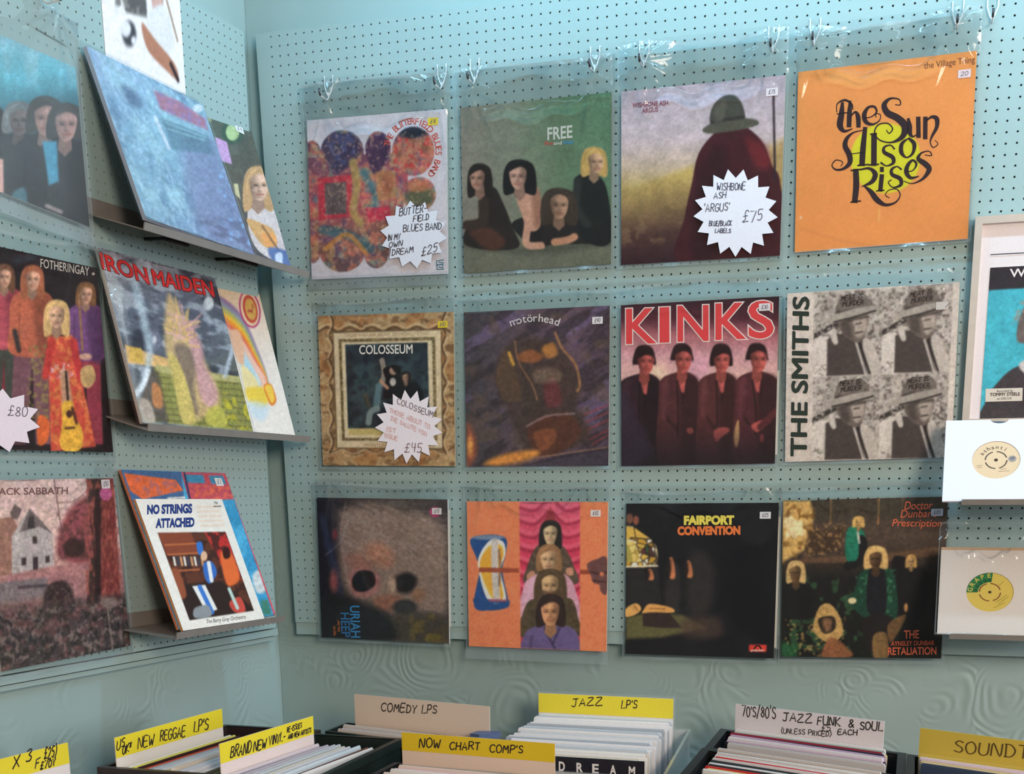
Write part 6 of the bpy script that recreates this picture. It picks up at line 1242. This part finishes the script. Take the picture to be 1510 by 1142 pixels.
for ch, x in zip('TADREAM', (485, 617, 755, 825, 887, 955, 1027)): s.text(ch, (x - 11, 654 + (x - 485) * .045), (x + 11, 655 + (x - 485) * .045), 24, (226, 224, 226), .03)
s.text('PHAEDRA', (585, 772), (885, 776), 18, (200, 196, 204), .01)
o = s.mb.build('record_album', M_PRINT, matrix=Matrix.Translation((-.586, -.4705, .936))); tag(o, 'dark album with spaced white capitals at the front of the clear tub', 'record album'); sticker(o, .105, .100, .026, .018, (226, 226, 226), '£6')
# chart compilations, nearest on the counter
crate([(-.868, -.566), (-.530, -.596), (-.530, -.80), (-.868, -.77)], 1.082, M_BLACK, 'black crate of chart compilations in front of the comedy crate')
card((-.846, -.585), (-.557, -.610), 1.100, 1.145, 'yellow divider card lettered NOW CHART COMPS', [(60, 478), (1130, 548), (1125, 735), (60, 655)], .72, [('NOW', (180, 584), (324, 588), 64, 9), ('CHART', (392, 600), (600, 596), 52, 9), ("COMP'S", (672, 612), (900, 618), 54, 9)], (224, 200, 184), (220, 190, 44))
records((-.848, -.595), (-.555, -.620), .0095, 17, 1.088, [(224, 206, 200), (206, 64, 72), (60, 56, 74), (196, 190, 196), (226, 222, 222), (70, 70, 80), (230, 200, 210), (180, 176, 170)], 'chart compilation records in the black crate', 'record sleeve packed edge-on under the NOW CHART COMPS card', seed=9, lean=-.015, step_dir=(0, -1), jit=.002)
# jazz funk and soul: two skewed black crates
crate([(-.350, -.118), (.004, -.262), (.004, -.458), (-.350, -.312)], 1.086, M_BLACK, 'black crate holding the jazz funk and soul records below the white card', t=.010)
card((-.318, -.168), (-.033, -.286), 1.102, 1.150, "white divider card lettered 70'S/80'S JAZZ FUNK AND SOUL", [(458, 253), (1398, 397), (1385, 535), (442, 398)], 0, [("70'S/80'S", (500, 330), (734, 352), 62, 7), ('JAZZ', (780, 368), (970, 386), 46, 7), ('FUNK', (1004, 400), (1142, 412), 46, 7), ('&', (1192, 420), (1222, 424), 42, 7), ('SOUL', (1258, 434), (1388, 446), 44, 7), ('(UNLESS PRICED)', (766, 440), (1084, 470), 28, 5), ('£5', (1026, 436), (1082, 440), 34, 5), ('EACH', (1126, 460), (1240, 466), 30, 6)], (228, 218, 222))
records((-.322, -.178), (-.030, -.299), .0088, 14, 1.098, {0: (228, 224, 222), 1: (150, 164, 162), 2: (226, 206, 150), 3: (226, 222, 222), 4: (150, 50, 66), 5: (206, 186, 210), 6: (44, 46, 62), 7: (200, 172, 200), 8: (34, 34, 40), 9: (228, 222, 226), 10: (58, 58, 82), 11: (216, 190, 206), 12: (40, 40, 46), 13: (206, 202, 204)}, 'jazz funk and soul records in the back black crate', 'record sleeve packed edge-on below the white jazz funk card', seed=5, lean=-.02, step_dir=(.02, -1))
crate([(-.352, -.325), (.004, -.472), (.004, -.72), (-.352, -.60)], 1.088, M_BLACK, 'black crate of mixed records in front of the jazz funk and soul crate', t=.010)
records((-.326, -.356), (-.030, -.478), .0096, 19, 1.096, [(222, 206, 200), (226, 222, 220), (226, 214, 150), (40, 40, 46), (210, 200, 196), (206, 60, 60), (230, 226, 226), (60, 64, 70), (214, 206, 206), (236, 230, 228)], 'records in the front black crate', 'record sleeve packed edge-on in the crate in front of the jazz funk crate', seed=13, lean=-.02, step_dir=(.02, -1))
# soundtracks
crate([(.014, -.30), (.36, -.455), (.36, -.66), (.014, -.52)], 1.092, M_BLACK, 'black crate of soundtrack records beside the jazz funk and soul crate', t=.008)
card((.029, -.323), (.322, -.452), 1.104, 1.148, 'crinkled yellow divider card lettered SOUNDTRACK', [(690, 520), (1620, 612), (1620, 830), (668, 715)], 1.0, [('SOUNDTRACK', (846, 690), (1468, 728), 98, 9)], (214, 190, 90), (206, 178, 74), ink=(96, 74, 40))
records((.028, -.336), (.322, -.465), .0088, 8, 1.098, {0: (226, 220, 226), 1: (224, 206, 214), 2: (214, 186, 196), 3: (226, 214, 210), 4: (206, 186, 140), 5: (220, 200, 160), 6: (214, 206, 196), 7: (62, 74, 98)}, 'soundtrack records in the black crate', 'record sleeve packed edge-on under the crinkled SOUNDTRACK card', seed=3, lean=-.02, jit=.002, step_dir=(0, -1))
# along the side wall: reggae, brand new vinyl, three for £25
crate([(-1.326, -.380), (-1.119, -.380), (-1.119, -.779), (-1.326, -.779)], 1.094, M_BROWN_BLACK, 'brown-black crate of new reggae records against the side wall')
card((-1.302, -.768), (-1.281, -.463), 1.098, 1.146, 'yellow divider card lettered NEW REGGAE LPS', [(638, 415), (1235, 245), (1240, 352), (655, 552)], .76, [("US", (652, 478), (700, 450), 44, 7), ("OK*", (688, 500), (742, 466), 40, 7), ('NEW', (782, 462), (876, 430), 52, 6), ('REGGAE', (912, 410), (1048, 378), 48, 6), ("LP'S", (1094, 360), (1166, 340), 48, 6)], (226, 216, 208), (228, 208, 50))
records((-1.292, -.764), (-1.272, -.462), .0095, 17, 1.094, {0: (224, 214, 210), 1: (226, 222, 214), 2: (226, 214, 110), 3: (60, 40, 40), 4: (206, 80, 60), 5: (160, 166, 176), 6: (186, 190, 198), 7: (196, 200, 206), 8: (206, 206, 212), 9: (226, 206, 170), 10: (214, 196, 180), 11: (196, 200, 206), 12: (206, 206, 214), 13: (170, 176, 184), 14: (214, 210, 214), 15: (226, 222, 222), 16: (206, 204, 206)}, 'reggae records in the brown-black crate', 'record sleeve packed edge-on in the reggae crate', seed=6, lean=.0, jit=.002)
crate([(-1.107, -.416), (-.925, -.416), (-.925, -.79), (-1.107, -.79)], 1.094, M_GREEN_BLACK, 'greenish black crate of brand new vinyl beside the reggae crate')
card((-1.098, -.766), (-1.070, -.488), 1.098, 1.146, 'curling yellow divider card lettered BRAND NEW VINYL', [(78, 470), (612, 292), (622, 402), (100, 575)], .72, [('BRAND', (140, 520), (248, 486), 44, 6), ('NEW', (262, 482), (330, 460), 40, 6), ('VINYL-', (344, 452), (440, 420), 38, 6), ('RE-ISSUES', (450, 384), (540, 352), 22, 4.5), ('AND NEW ARTISTS', (458, 412), (600, 366), 20, 4.5)], (226, 210, 206), (228, 210, 54))
records((-1.089, -.768), (-1.062, -.482), .0098, 13, 1.092, {0: (214, 200, 206), 1: (150, 146, 160), 2: (196, 186, 200), 3: (110, 100, 130), 4: (196, 196, 206), 5: (180, 186, 192), 6: (206, 200, 190), 7: (214, 214, 220), 8: (52, 74, 130), 9: (196, 206, 214), 10: (230, 230, 232), 11: (110, 70, 56), 12: (226, 224, 224)}, 'new records in the greenish black crate', 'record sleeve packed edge-on in the brand new vinyl crate', seed=8)
crate([(-1.43, -.792), (-1.215, -.792), (-1.215, -1.13), (-1.43, -1.13)], 1.072, M_BLACK, 'black crate of bargain records nearest the edge of the side counter')
card((-1.402, -1.102), (-1.368, -.806), 1.090, 1.142, 'yellow bargain divider card priced 3 for £25', [(-700, 730), (380, 440), (415, 600), (-690, 900)], .7, [('x 3', (-40, 620), (96, 566), 60, 9), ('F', (130, 600), (160, 586), 44, 8), ('£25)', (196, 548), (290, 524), 60, 9), ('£70Y', (168, 606), (284, 574), 40, 9)], (224, 214, 212), (226, 206, 54))
records((-1.390, -1.100), (-1.356, -.808), .010, 12, 1.080, WH, 'bargain records in the black side crate', 'white record sleeve packed edge-on in the bargain crate', h=.300, seed=10)
